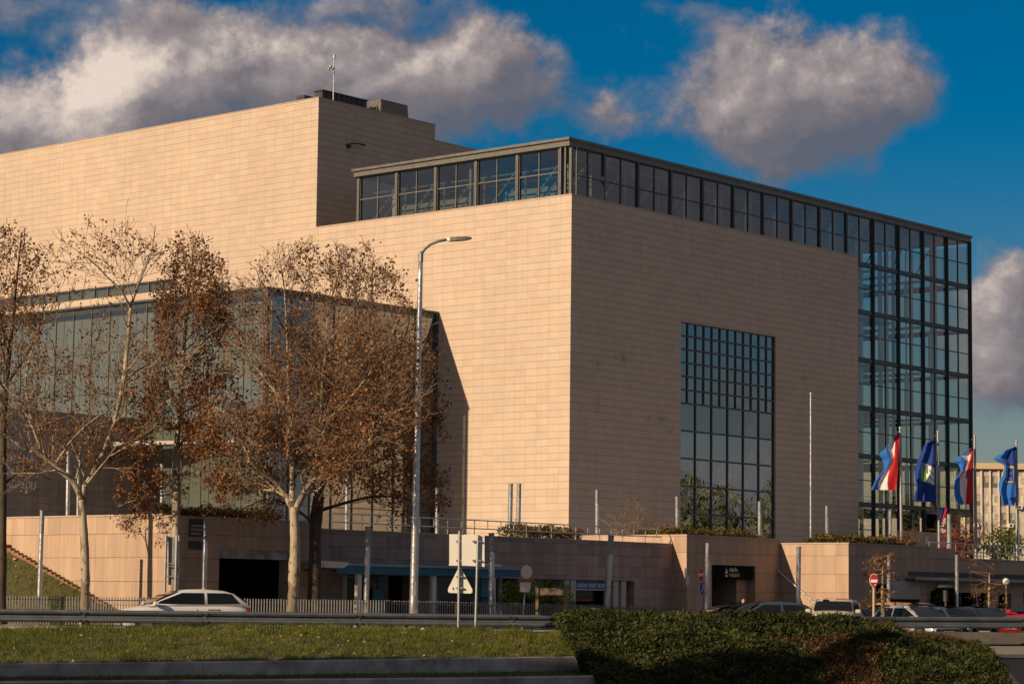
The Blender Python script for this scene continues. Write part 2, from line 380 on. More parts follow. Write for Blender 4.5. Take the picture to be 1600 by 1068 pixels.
MAT['hedge']=leafmat('hedge_leaf',(.010,.017,.004),(.038,.050,.010),(.115,.120,.028),.2,14,.8)
MAT['hedge_brown']=leafmat('dry_shrub_leaf',(.045,.026,.012),(.10,.055,.022),(.17,.10,.035),.2,14,.6)
MAT['plant']=leafmat('planter_leaf',(.05,.040,.010),(.10,.075,.018),(.16,.10,.026),.25,12,.6)
MAT['bamboo']=leafmat('bamboo_leaf',(.05,.085,.01),(.12,.16,.02),(.26,.26,.04),.35,10,.9)
MAT['dryleaf']=leafmat('dry_plane_leaf',(.10,.045,.020),(.27,.12,.046),(.52,.27,.115),.36,13,.35)
MAT['litter']=leafmat('fallen_leaf',(.18,.09,.04),(.35,.2,.1),(.5,.35,.2),.2,8,.5)
MAT['redleaf']=leafmat('red_leaf',(.12,.035,.022),(.22,.065,.035),(.30,.12,.05),.25,12,.6)
def leaves(P,size,up=.3,asp=.55,jit=.4,bend=True):
    """P (n,3) centres -> leaf quads (two triangles folded along the midrib)"""
    n=len(P); d=rng.normal(size=(n,3)); d[:,2]=d[:,2]*(1-up)+up*rng.normal(size=n)*.2; d/=np.linalg.norm(d,axis=1)[:,None]
    e=rng.normal(size=(n,3)); e-=d*(e*d).sum(1)[:,None]; e/=np.linalg.norm(e,axis=1)[:,None]; nn=np.cross(d,e)
    s=(size*(1+jit*rng.uniform(-1,1,n)))[:,None]; wd=s*asp*.5
    b=P; t=P+d*s; m=P+d*s*.45
    l=m+e*wd+nn*wd*.35; r=m-e*wd+nn*wd*.35
    V=np.stack([b,l,t,r],1).reshape(-1,3); F=np.arange(4*n).reshape(n,4)
    return V,F
def blades(P,h,lean=.35,wd=.012):
    n=len(P); a=rng.uniform(0,2*np.pi,n); hh=h*(1+.5*rng.uniform(-1,1,n)); 
    t=P+np.stack([lean*hh*np.cos(a),lean*hh*np.sin(a),hh],1)
    b=rng.uniform(0,2*np.pi,n); w_=np.stack([np.cos(b),np.sin(b),0*b],1)*wd*.5
    V=np.stack([P-w_,P+w_,t],1).reshape(-1,3); F=np.arange(3*n).reshape(n,3); return V,F
def tri(F4): return F4
# ---- grassy bank left of the hedge: from wall 1 (near) up to a crest just before the guardrail
def lerp(a,b,t): return a+(b-a)*t
CREST=[(-150,983.5,56.0),(0,983,56.0),(450,980,56.5),(700,984,57.0),(880,990,57.6),(960,992,58)]
W1T=[(-150,1038,47.5),(0,1036,48.0),(400,1032,50),(930,1024,54),(990,1023,54.5)]
def ipl(tab,x):
    for (a,b) in zip(tab[:-1],tab[1:]):
        if x<=b[0]: t=(x-a[0])/(b[0]-a[0]); return lerp(a[1],b[1],t),lerp(a[2],b[2],t)
    return tab[-1][1:]
from mathutils import noise as mn
def bank_pt(s,t):
    x=lerp(-140,955,s); yc,dc=ipl(CREST,x); yw,dw=ipl(W1T,x)
    pc=at(x,yc,dc); pw=at(x,yw+2,dw)
    # steep face then flatter shoulder
    zt=1-(1-t)**1.7
    p=Vector((lerp(pw.x,pc.x,t),lerp(pw.y,pc.y,t),lerp(pw.z,pc.z,zt)))
    p.z+=(.06*mn.noise(p*1.3)+.05*mn.noise(p*4.1))*(1 if 0<t<1 else .2); return p
m=MB(); m.grid(bank_pt,160,24)
def back_pt(s,t):
    p=bank_pt(s,1.0); return Vector((p.x,p.y+t*1.6,p.z+(-.02-p.z)*t*t if t>0 else p.z))
m.grid(back_pt,160,4)
bank=m.build('grass_bank','turf',smooth=True); tag(bank,kind='structure')
P=[]
for i in range(62000):
    s=random.random(); t=random.random()**.9; P.append(tuple(bank_pt(s,t)))
for i in range(9000):
    s=random.random(); t=random.random(); P.append(tuple(back_pt(s,t*.8)))
P=np.array(P); hh=.075*np.clip(1+1.6*np.array([mn.noise(Vector(q)*3.3) for q in P]),.25,2.2); V,F=blades(P,hh,.6,.014); o=npmesh('bank_grass',V,F,'blade'); tag(o,'short mixed green and straw grass covering the bank in front of the guardrail','grass',kind='stuff')
P=np.array([tuple(bank_pt(random.uniform(.0,1),random.uniform(0,1))) for _ in range(450)]+[tuple(bank_pt(random.uniform(.955,.99),random.uniform(.15,.8))) for _ in range(260)])+[0,0,.04]
V,F=leaves(P,.085,up=.8); tag(npmesh('fallen_leaves',V,F,'litter'),'pale brown fallen leaves scattered on the grass bank beside the hedge','leaves',kind='stuff')
# ---- low concrete terrace walls
def low_wall(name,tab,h,thick,label):
    mb=MB(); step=tab
    for (a,b) in zip(step[:-1],step[1:]):
        pa=at(*a);pb=at(*b)
        vs=[]
        for p in(pa,pb):
            for dy,z in((0,p.z),(thick,p.z),(thick,p.z-h),(0,p.z-h)): vs.append((p.x,p.y+dy,z))
        c=.02
        mb.add([(v[0],v[1]+(c if k%4==0 else 0),v[2]) for k,v in enumerate(vs)]+[(vs[0][0],vs[0][1],vs[0][2]-c),(vs[4][0],vs[4][1],vs[4][2]-c)],
               [(0,1,5,4),(1,2,6,5),(8,0,4,9),(3,8,9,7),(0,8,3,2,1),(4,5,6,7,9)])
    # formwork joints
    return tag(mb.build(name,'concrete'),label,'retaining wall')
def wt(tab,cuts): 
    out=[]
    for x in cuts: y,d=ipl(tab,x); out.append((x,y,d))
    return out
low_wall('terrace_wall',wt(W1T,[-150,0,80,318]),.9,.35,'weathered grey concrete terrace wall below the grass bank, left section up to the first joint')
low_wall('terrace_wall',wt(W1T,[318.6,400,500,735]),.9,.35,'weathered grey concrete terrace wall below the grass bank, middle section between two joints')
low_wall('terrace_wall',wt(W1T,[735.6,860,930]),.9,.35,'weathered grey concrete terrace wall below the grass bank, right section ending at the hedge')
W2T=[(-150,1066,46.0),(0,1064,46.4),(400,1061,48.2),(740,1058,50),(955,1054.5,51.5),(990,1054,52)]
low_wall('terrace_wall',wt(W2T,[-150,0,200,400,430,740]),.8,.32,'lower concrete wall at the bottom edge of the photo, long left section')
low_wall('terrace_wall',wt(W2T,[740.6,860,957]),.8,.32,'lower concrete wall at the bottom edge of the photo, short right section by the hedge')
# strip of grass between the two walls
def strip(s,t):
    x=lerp(-140,960,s); y2,d2=ipl(W2T,x); y1,d1=ipl(W1T,x); a=at(x,y2,d2+.3); b=at(x,y1,d1)
    return Vector((lerp(a.x,b.x,t),lerp(a.y+.3,b.y,t),a.z-.02+t*.05))
m=MB(); m.grid(strip,60,3); tag(m.build('terrace_soil','turf'),kind='structure')
P=np.array([tuple(strip(random.random(),random.random())) for _ in range(9000)]); V,F=blades(P,.05,.5,.016)
tag(npmesh('terrace_grass',V,F,'blade'),'thin strip of short grass between the two low concrete walls','grass',kind='stuff')
# ---- hedge mound right
HT=[(880,957,55.4),(900,955,55.6),(1000,958,56),(1100,958,56.3),(1180,959,56.3),(1260,965,56.5),(1350,968,56.6),(1390,978,57.0),(1425,994,57.3),(1480,1001,57.5),(1530,1006,57.5)]
def hleft(y): # left boundary x of hedge at pixel row y
    return lerp(884,962,min(max((y-965)/103,0),1.2))
def hedge_pt(s,t):
    # s across, t from top (0) to bottom (1)
    xt=lerp(886,1532,s); xb=lerp(975,1600,s)
    yt,dt=ipl(HT,xt); p0=at(xt,yt,dt); p1=at(xb,1100,50.0+2.0*s)
    q=t
    p=Vector((lerp(p0.x,p1.x,q),lerp(p0.y,p1.y,q),lerp(p0.z,p1.z,q)))
    # round the shoulder: keep height longer near the top then fall
    bul=math.sin(math.pi*min(q*1.15,1))*.30; p.z+=bul*.55; p.y-=bul*.3
    # a hollow running diagonally through the bank, which falls in shade
    hol=math.exp(-((s-.52-.18*(t-.3))/.12)**2)*min(1,t*4); p.y+=.55*hol; p.z-=.30*hol
    p+=Vector((0,-1,.6))*(.13*mn.noise(p*1.1)+.11*mn.noise(p*2.7)+.07*mn.noise(p*7)); p.x-=.25*(1-s)**14*(t>.05); return p
m=MB(); m.grid(hedge_pt,140,50)
def hback(s,t):
    p=hedge_pt(s,0); return Vector((p.x,p.y+1.1*t,p.z-.25*t*t-.9*(t>.95)))
m.grid(hback,140,6)
def hside(s,t):
    p=hedge_pt(0,s); return Vector((p.x-.04*math.sin(3.1*t),p.y+1.2*t,p.z-(.15+.5*s)*t*t))
m.grid(hside,40,8)
MAT['hedge_core']=mat('hedge_core',col=(.02,.022,.010),rough=1,bump=1,bscale=8)
hd=thing('hedge_bank',gx(1200,54,-1.2),0,'dense dark green clipped shrub bank in front of the guardrail with dry brown patches','hedge')
c=m.build('branches','hedge_core',None,smooth=True); c.parent=hd; c.matrix_parent_inverse=Matrix.Translation(hd.location).inverted()
Pg=[];Pb=[]
for i in range(135000):
    s=random.random(); t=random.random()**.9*.92
    p=hedge_pt(s,t); q=mn.noise(Vector((s*9,t*5,3.1)))
    brown=(math.exp(-((s-.60-.05*t)/.13)**2)*(t>.22)*1.0+.45*(t<.12)*(s>.84)+q*.9+ (.5 if abs(s-.87)<.06 and t<.25 else 0))>.62+random.random()*.35
    o_=.07*random.random(); pp=(p.x+random.gauss(0,.02),p.y-o_,p.z+.6*o_)
    (Pb if brown else Pg).append(pp)
for i in range(9000):
    p=hside(random.random()**1.3,random.random()); Pg.append((p.x-.05*random.random(),p.y,p.z+.05*random.random()))
for i in range(9000):
    p=hback(random.random(),random.random()*.6); Pg.append((p.x,p.y,p.z+.05*random.random()))
for nm,PP,mt in(('foliage',Pg,'hedge'),('dry_foliage',Pb,'hedge_brown')):
    V,F=leaves(np.array(PP),.078,up=.0,asp=.42,jit=.6); o=npmesh(nm,V,F,mt); o.parent=hd; o.matrix_parent_inverse=Matrix.Translation(hd.location).inverted()
P=np.array([tuple(hedge_pt(random.random(),random.random()**1.6*.8)) for _ in range(1500)]); V,F=blades(P,.17,1.1,.014)
o=npmesh('shoots',V,F,'hedge'); o.parent=hd; o.matrix_parent_inverse=Matrix.Translation(hd.location).inverted()
# dry grass tufts on the shoulder
P=np.array([tuple(hedge_pt(random.uniform(.76,.98),random.uniform(0,.10))) for _ in range(2600)]); V,F=blades(P,.15,.8,.012)
o=npmesh('dry_tufts',V,F,'hedge_brown'); o.parent=hd; o.matrix_parent_inverse=Matrix.Translation(hd.location).inverted()
# ---- guardrail
def guard(tab,name,label,posts):
    """tab: (x px, y px of the top edge, depth)"""
    root=thing(name,gx(tab[0][0],tab[0][2],0.0),0,label,'guardrail')
    inv=Matrix.Translation(root.location).inverted()
    prof=[(0.0,0.0),(.035,-.015),(.05,-.06),(.035,-.105),(-.01,-.125),(-.02,-.155),(-.01,-.185),(.035,-.205),(.05,-.25),(.035,-.295),(0.0,-.31)]
    mb=MB(); P=[at(*q) for q in tab]; vs=[];k=len(prof)
    for p in P:
        for (o_,z_) in prof: vs.append((p.x,p.y-o_,p.z+z_))
    mb.add(vs,[(i*k+j,i*k+j+1,(i+1)*k+j+1,(i+1)*k+j) for i in range(len(P)-1) for j in range(k-1)])
    o=mb.build('beam','rail',None,smooth=False); o.parent=root; o.matrix_parent_inverse=inv
    for x in posts:
        y,d=0,0
        for a,b in zip(tab[:-1],tab[1:]):
            if a[0]<=x<=b[0]: t=(x-a[0])/(b[0]-a[0]); y=lerp(a[1],b[1],t); d=lerp(a[2],b[2],t)
        p=at(x,y,d); q=MB(); q.box(p.x-.05,p.x+.05,p.y+.06,p.y+.16,0,p.z-.02)
        q.box(p.x-.05,p.x+.05,p.y+.0,p.y+.06,p.z-.28,p.z-.03)
        o=q.build('post','rail',None,org=(p.x,p.y,0)); o.parent=root; o.matrix_parent_inverse=inv
        for dx in(-.06,.08):
            for z_ in(-.06,-.25):
                q=MB(); q.tube([(p.x+dx,p.y-.05,p.z+z_),(p.x+dx,p.y-.075,p.z+z_)],.02,6); o=q.build('bolt','dark',None,org=(p.x+dx,p.y,p.z+z_)); o.parent=root; o.matrix_parent_inverse=inv
    return root
guard([(-200,949,57.6),(0,950.5,58.0),(450,955.5,58.6),(900,960.5,59.2)],'guardrail','long grey steel guardrail above the grass bank, running left from the hedge',[-70,130,320,560,800])
guard([(900,960.7,59.25),(1150,962,61.5),(1400,962.5,63.5),(1640,963.5,64)],'guardrail','grey steel guardrail emerging from behind the hedge above the concrete bridge edge',[1000,1190,1600])
# ---- bridge parapet & underpass (right)
br=thing('underpass_bridge',B(0,0,0),0,'concrete underpass bridge edge with sloping wing wall at the right below the guardrail','bridge'); br.location=gx(1560,63,-1.3); inv=Matrix.Translation(br.location).inverted()
def bpart(mb,name,mt):
    o=mb.build(name,mt,None); o.parent=br; o.matrix_parent_inverse=inv; return o
a=at(1385,985.5,63);b_=at(1720,985.5,63); lo=at(1500,1003,63).z
m=MB(); m.box(a.x,b_.x,a.y,a.y+1.2,lo,a.z); bpart(m,'deck_edge','concrete_stained_shade')
m=MB(); p0=at(1440,1006,63.5); p1=at(1720,1006,63.5); q0=at(1440,1022,61.2); q1=at(1720,1021,61.2)
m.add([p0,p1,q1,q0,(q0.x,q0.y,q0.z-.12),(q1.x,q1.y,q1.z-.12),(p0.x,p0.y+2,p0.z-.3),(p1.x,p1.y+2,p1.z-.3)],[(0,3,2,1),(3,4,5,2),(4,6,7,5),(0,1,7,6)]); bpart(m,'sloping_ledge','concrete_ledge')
m=MB(); a=at(1440,1020,62.5); b_=at(1720,1020,62.5); m.box(a.x,b_.x,62.5,62.9,-3.2,a.z-.02); bpart(m,'back_wall','concrete')
# wing wall with diagonal coping
pts=[at(1532,1003,60.5),at(1590,1075,55.0),at(1604,1095,54.0)]
m=MB()
for a_,b2 in zip(pts[:-1],pts[1:]):
    m.add([a_,b2,(b2.x+.13,b2.y,b2.z-.01),(a_.x+.13,a_.y,a_.z-.01),(a_.x,a_.y,-3),(b2.x,b2.y,-3),(b2.x+.13,b2.y,-3),(a_.x+.13,a_.y,-3)],[(0,1,2,3),(0,4,5,1),(3,2,6,7)])
bpart(m,'wing_wall','concrete_light')
m=MB(); a=at(1605,1022,58.5); b_=at(1568,1022,62.3); m.add([(b_.x,62.45,-3.2),(b_.x+3.2,58.2,-3.2),(b_.x+3.2,58.2,a.z),(b_.x,62.45,b_.z)],[(0,1,2,3)]); bpart(m,'abutment','concrete_light')
# ============================================================ LIBRARY
lib=thing('library_building',B(0,0,3.5),A,'large beige stone and glass library with a windowless upper block and glazed top storey','library')
lib.matrix_world=KM@Matrix.Translation((0,0,0)); tag(lib)
def lp(mb,name,mt,parent=None,org=(0,0,0),**k):
    return mb.build(name,mt,parent or lib,org,**k)
ZT=27.08; ZR=30.3
# main lower mass (stone walls) with opening for the big window
m=MB(); WU0,WU1,WZ0,WZ1=11.84,23.16,5.25,20.04; T_=.55
m.box(0,WU0,0,T_,3,ZT); m.box(WU1,34.05,0,T_,3,ZT); m.box(WU0,WU1,0,T_,WZ1,ZT); m.box(WU0,WU1,0,T_,3,WZ0)
m.box(0,T_,T_,37.8,3,ZT)
m.box(0,T_,37.8,85,3,23.80)
m.box(0,T_,37.8,85,24.63,ZT)
m.box(33.5,34.05,T_,10.5,3,ZT-.4)
lp(m,'wall','stone')
m=MB(); m.box(-.02,34.07,-.02,.3,ZT,ZT+.05); m.box(-.02,.28,.3,23.16,ZT,ZT+.05); lp(m,'coping','coping')
m=MB(); m.box(.56,33.4,.56,22.5,26.5,26.9); lp(m,'terrace_roof','interior')
# tall block
m=MB(); HB=36.37
m.box(0,.5,23.16,85,ZT+.0,HB); m.box(.5,12.25,23.16,23.66,ZT-3,HB); m.box(12.25,40,23.46,23.96,ZT-3,35.35); m.box(11.75,12.25,23.66,60,35.0,HB); m.box(.5,12.25,23.66,85,HB-.6,HB-.4); m.box(12.25,40,23.96,60,34.6,34.8)
lp(m,'tower_wall','stone')
m=MB(); m.box(-.03,.53,23.13,85,HB,HB+.06); m.box(.53,12.28,23.13,23.69,HB,HB+.06); lp(m,'tower_coping','coping')
# roof plant
def plant(u0,u1,v0,v1,z0,z1,mt,name):
    m=MB(); m.box(u0,u1,v0,v1,z0,z1); lp(m,name,mt)
m=MB()
m.box(3.4,8.0,26.2,27.0,36.0,37.85)
for k in range(9): m.box(3.25+k*.53,3.30+k*.53,26.14,26.2,36.3,37.8)
m.box(3.3,8.1,26.1,27.1,37.85,37.93); lp(m,'roof_ventilator','dark')
m=MB(); m.add([(9.0,25.6,36.2),(12.0,25.6,36.2),(11.8,25.6,38.1),(8.9,25.6,38.1),(9.0,26.9,36.2),(12.0,26.9,36.2),(11.8,26.9,38.1),(8.9,26.9,38.1)][:8],[(0,1,2,3),(5,4,7,6),(3,2,6,7),(4,0,3,7),(1,5,6,2)])
for k in range(4): m.box(8.55,8.6,25.7+k*.6,25.75+k*.6,36.2,37.6)
lp(m,'roof_ventilator','frame_grey')
m=MB(); m.box(-.0,.9,24.6,25.4,36.3,36.75); lp(m,'roof_hatch','dark')
m=MB(); m.tube([(2.2,23.9,36),(2.2,23.9,39.7)],[.05,.035],8); m.tube([(2.2,23.9,39.7),(2.2,23.9,39.95)],.09,8); m.tube([(2.2,23.9,38.9),(1.9,23.9,38.9)],.025,6); m.ball((1.85,23.9,39.05),.12); m.ball((1.7,23.9,38.85),.09); lp(m,'antenna_mast','galv')
m=MB(); m.tube([(3.1,23.1,33.4),(3.1,22.9,33.55),(4.0,22.7,33.6)],.05,6); m.box(2.9,3.2,23.0,23.16,33.2,33.5); m.box(3.9,4.3,22.62,22.78,33.5,33.62); lp(m,'wall_lamp','dark')
# ---- curtain wall: helper for one glazed bay (frame part + pane sub-part)
def bayD(u0,u1,z0,z1,v,mt='g_curtain',nx=2,nz=2,th=.07,edge=.05,dep=.12,pm=None,frame='frame'):
    f=MB(); 
    f.box(u0,u1,v,v+dep,z0,z0+edge); f.box(u0,u1,v,v+dep,z1-edge,z1); f.box(u0,u0+edge,v,v+dep,z0+edge,z1-edge); f.box(u1-edge,u1,v,v+dep,z0+edge,z1-edge)
    for i in range(1,nx):
        x=lerp(u0,u1,i/nx); f.box(x-th/2,x+th/2,v+.005,v+dep-.005,z0+edge,z1-edge)
    for j in range(1,nz):
        zz=lerp(z0,z1,j/nz)
        xs=[lerp(u0,u1,i/nx) for i in range(nx+1)]
        for i in range(nx): f.box((xs[i]+th/2) if i else u0+edge,(xs[i+1]-th/2) if i<nx-1 else u1-edge,v+.005,v+dep-.005,zz-th/2,zz+th/2)
    o=lp(f,'window',frame,org=(u0,v,z0)); p=MB(); 
    for i in range(nx):      # panes sit very slightly out of true with one another
        for j in range(nz):
            a0,a1=lerp(u0,u1,i/nx),lerp(u0,u1,(i+1)/nx); b0,b1=lerp(z0,z1,j/nz),lerp(z0,z1,(j+1)/nz); e=[random.uniform(-.006,.006) for _ in range(4)]
            p.add([(a0,v+.06+e[0],b0),(a1,v+.06+e[1],b0),(a1,v+.06+e[2],b1),(a0,v+.06+e[3],b1)],[(0,1,2,3)])
    q=p.build('pane',mt,o,(u0,v,z0)); q.location=(0,0,0); return o
def bayL(v0,v1,z0,z1,u,mt='g_left',nx=2,nz=2,th=.07,edge=.05,dep=.12,frame='frame_grey'):
    f=MB()
    f.box(u,u+dep,v0,v1,z0,z0+edge); f.box(u,u+dep,v0,v1,z1-edge,z1); f.box(u,u+dep,v0,v0+edge,z0+edge,z1-edge); f.box(u,u+dep,v1-edge,v1,z0+edge,z1-edge)
    for i in range(1,nx):
        x=lerp(v0,v1,i/nx); f.box(u+.005,u+dep-.005,x-th/2,x+th/2,z0+edge,z1-edge)
    xs=[lerp(v0,v1,i/nx) for i in range(nx+1)]
    for j in range(1,nz):
        zz=lerp(z0,z1,j/nz)
        for i in range(nx): f.box(u+.005,u+dep-.005,(xs[i]+th/2) if i else v0+edge,(xs[i+1]-th/2) if i<nx-1 else v1-edge,zz-th/2,zz+th/2)
    o=lp(f,'window',frame,org=(u,v0,z0)); p=MB()
    for i in range(nx):
        for j in range(nz):
            a0,a1=lerp(v0,v1,i/nx),lerp(v0,v1,(i+1)/nx); b0,b1=lerp(z0,z1,j/nz),lerp(z0,z1,(j+1)/nz); e=[random.uniform(-.006,.006) for _ in range(4)]
            p.add([(u+.06+e[0],a1,b0),(u+.06+e[1],a0,b0),(u+.06+e[2],a0,b1),(u+.06+e[3],a1,b1)],[(0,1,2,3)])
    q=p.build('pane',mt,o,(u,v0,z0)); q.location=(0,0,0); return o
U0=.1; PB=3.662; ROW=[30.36,26.65,23.04,19.43,15.82,12.21,8.60,5.0]
UG=[U0+PB*k for k in range(15)]; pw=.19
for k in range(14):
    a0,a1=UG[k]+(pw/2 if k else .42),UG[k+1]-pw/2
    bayD(a0,a1,ROW[1]+.14,ROW[0]-.12,.36)
    if k==9:
        for r in range(1,6): bayD(34.1,a1,ROW[r+1]+.14,ROW[r]-.14,.36,nx=1)
        bayD(34.1,a1,5.0,ROW[6]-.14,.36,nx=1)
    if k>=10:
        for r in range(1,6): bayD(a0,a1,ROW[r+1]+.14,ROW[r]-.14,.36)
        if k in(10,11): bayD(a0,a1,3.9,ROW[6]-.14,.36)
# posts, beams
m=None
for k in range(1,15):
    m=MB(); zlo=ZT if k<9.3 else (3.5 if k in(10,11,12,14) else 8.4)
    m.box(UG[k]-pw/2,UG[k]+pw/2,.30,.50,zlo,30.3)
    if zlo<10: m.box(UG[k]-.04,UG[k]+.04,.20,.30,zlo,30.3)
    lp(m,'post','frame',org=(UG[k],.4,zlo))
for r in range(1,7):
    m=MB()
    if r>=1:
        for k in range(9,14):
            u0=34.06 if k==9 else UG[k]+pw/2; m.box(u0,UG[k+1]-pw/2,.32,.50,ROW[r]-.13,ROW[r]+.13)
    lp(m,'beam','frame',org=(45,.4,ROW[r]))
m=MB(); m.box(44.0,51.6,.35,10.9,8.2,8.46); lp(m,'soffit','frame')
# corner cluster of posts
for (u,v,w_) in((.30,.30,.20),(.66,.16,.12),(.16,.66,.12),(.16,1.06,.12)):
    m=MB(); m.box(u,u+w_,v,v+w_,ZT+.05,30.3); lp(m,'corner_post','frame_grey')
# left row of windows (L face)
VG=[1.27+3.62*k for k in range(6)]
for k in range(5): bayL(VG[k]+.13,VG[k+1]-.13,ZT+.10,30.25,.36,nx=2,nz=2)
for k in range(6):
    m=MB(); m.box(.24,.60,VG[k]-.13,VG[k]-.02,ZT+.05,30.25); m.box(.28,.60,VG[k]+.03,VG[k]+.12,ZT+.05,30.25); lp(m,'post','frame_grey',org=(.3,VG[k],ZT))
m=MB(); m.box(.18,.60,.9,19.6,30.25,30.28); lp(m,'fascia','frame_grey')
# roof with fascia
m=MB(); m.box(-.10,51.6,.20,19.7,30.66,30.84); m.box(.04,51.5,.28,19.6,30.3,30.66)
lp(m,'roof','frame_grey')
# interior: rear glass wall, floors, columns, trusses
VB=11.0
for k in range(9,14):
    for r in range(0,7):
        u0,u1=UG[k],UG[k+1]; z1=ROW[r]-.1; z0=ROW[r+1]+.1
        if r>=6 and k>11: continue
        f=MB(); f.box(u0,u1,VB,VB+.12,z1,z1+.2); f.box(u0,u0+.16,VB-.02,VB+.14,z0,z1+.0); f.box((u0+u1)/2-.06,(u0+u1)/2+.06,VB,VB+.1,z0,z1); f.box(u0+.16,u1,VB+.01,VB+.09,(z0+z1)/2-.05,(z0+z1)/2+.05)
        lp(f,'rear_mullions','frame',org=(u0,VB,z0))
# end wall (u = 51.37)
m=MB()
for r in range(0,7):
    m.box(51.25,51.5,.6,VB,ROW[r]-.12,ROW[r]+.12)
    if r<6:
        for v in(3.9,7.5): m.box(51.27,51.47,v-.1,v+.1,ROW[r+1]+.12,ROW[r]-.12)
lp(m,'end_frame','frame')
m=MB(); m.add([(51.36,.6,8.6),(51.36,VB,8.6),(51.36,VB,30),(51.36,.6,30)],[(0,1,2,3)]); lp(m,'end_glass','g_curtain')
m=MB(); m.add([(34,VB+.05,3.5),(51.3,VB+.05,3.5),(51.3,VB+.05,30),(34,VB+.05,30)],[(3,2,1,0)]); lp(m,'rear_glass','g_curtain')
# partial floors and galleries
for r in range(1,7):
    m=MB(); z=ROW[r]
    m.box(34.1,47.0,6.6,VB-.1,z-.22,z+.1)
    if r in(2,3,4): m.box(34.1,40.5,1.6,6.6,z-.2,z+.08)
    for k in range(9,14): m.box(UG[k]-.07,UG[k]+.07,.7,VB-.1,z-.42,z-.22)
    lp(m,'floor','interior',org=(40,8,z))
for k in range(10,14):
    for v in(1.6,6.7):
        m=MB(); m.tube([(UG[k]+.3,v,3.5),(UG[k]+.3,v,30)],.16,8); lp(m,'column','white_metal',org=(UG[k]+.3,v,3.5))
m=MB()   # gallery rails and light tubes
for r in range(1,7):
    z=ROW[r]
    for h in(.5,.8,1.1): m.box(34.3,47,6.6,6.64,z+h,z+h+.05)
    for k in range(9,13):
        m.box(UG[k]+.5,UG[k]+.62,6.5,6.62,z+.1,ROW[r-1]-.3); m.box(UG[k]+1.9,UG[k]+2.0,3.0,3.1,z-.3,ROW[r-1]-.3)
lp(m,'gallery_rail','white_metal')
m=MB()   # curtains / blinds hanging inside the upper strip
for k in range(3,10):
    u=UG[k]; m.box(u+2.85,u+3.4,1.4,1.46,ZT+.1,30)
for k in range(10,14):
    for r in range(1,6):
        if (k+r)%2: m.box(UG[k]+.3,UG[k]+.9,2.2,2.25,ROW[r+1]+.3,ROW[r]-.3)
lp(m,'blind','white_metal')
m=MB()   # inner wall of the top storey, ceiling
m.box(1.0,33.8,9.5,9.7,26.9,30.0); m.box(3.9,4.1,4.0,9.45,26.9,30.0); m.box(3.9,4.1,9.75,19.5,26.9,30.0)
lp(m,'inner_wall','interior_wall')
m=MB()
for k in range(0,13):
    m.tube([(UG[k]+.4,1.2,27.0),(UG[k]+3.2,1.2,29.9)],.06,6); m.tube([(UG[k]+.8,1.5,27.0),(UG[k]+3.5,1.5,29.7)],.04,6); m.tube([(UG[k]+3.35,1.2,26.9),(UG[k]+3.35,1.2,30)],.08,6)
    m.tube([(UG[k]+.2,1.2,29.75),(UG[k]+3.8,1.2,29.75)],.06,6)
for k in range(5):
    v=VG[k]; m.tube([(1.3,v+3.3,27.1),(1.3,v+.4,29.9)],.07,6); m.tube([(1.3,v+2.4,27.1),(1.3,v+0.,29.3)],.05,6); m.tube([(1.9,v+.6,27.1),(1.9,v+.6,30)],.06,6)
m.tube([(1.5,1,29.3),(1.5,19,29.3)],.05,6); m.tube([(2.4,1,28.9),(2.4,19,28.9)],.05,6)
lp(m,'truss','truss')
MAT['orange']=mat('orange_fabric',col=(.45,.12,.04),rough=.7)
m=MB(); m.add([(4.6,2.0,27.0),(6.0,2.0,27.0),(6.0,2.0,27.9),(5.5,2.0,27.9)],[(0,1,2,3)]); m.add([(6.6,2.0,27.0),(7.0,2.0,27.0),(7.0,2.0,27.8),(6.7,2.0,27.8)],[(0,1,2,3)]); lp(m,'banner','orange')
# ---- big recessed window
f=MB(); v=.12
f.box(WU0,WU1,v,v+.14,WZ0,WZ0+.06); f.box(WU0,WU1,v,v+.14,WZ1-.06,WZ1); f.box(WU0,WU0+.06,v,v+.14,WZ0+.06,WZ1-.06); f.box(WU1-.06,WU1,v,v+.14,WZ0+.06,WZ1-.06)
zc=WZ1-5.49; 
for i in range(1,12): 
    x=lerp(WU0,WU1,i/12); zl=WZ0+.06 if i%2==0 else zc; f.box(x-.045,x+.045,v-.01,v+.13,zl,WZ1-.06)
zs=[WZ1-.915*k for k in range(1,7)]+[zc-1.86*k for k in range(1,6)]
for q in zs:
    if q>WZ0+.2: f.box(WU0+.06,WU1-.06,v-.02,v+.12,q-.055,q+.055)
win=lp(f,'window','frame',org=(WU0,v,WZ0))
p=MB(); p.cur=0
zz=[WZ1]+[q for q in zs if q>WZ0+.2]+[WZ0]
for j in range(len(zz)-1):
    nx=12 if j<6 else 6
    for i in range(nx):
        a0,a1=lerp(WU0,WU1,i/nx),lerp(WU0,WU1,(i+1)/nx); e=[random.uniform(-.004,.004) for _ in range(4)]
        p.cur=0 if j<7 else 1
        p.add([(a0,v+.07+e[0],zz[j+1]),(a1,v+.07+e[1],zz[j+1]),(a1,v+.07+e[2],zz[j]),(a0,v+.07+e[3],zz[j])],[(0,1,2,3)])
q=p.build('pane',['g_dark','g_wavy'],win,(WU0,v,WZ0)); q.location=(0,0,0)
m=MB(); m.box(WU0-.5,WU1+.5,1.2,1.3,4,21); lp(m,'window_blackout','interior_wall')
# dark stains beside the window
MAT['stain']=mat('water_stain',col=(.13,.10,.09),rough=.8)
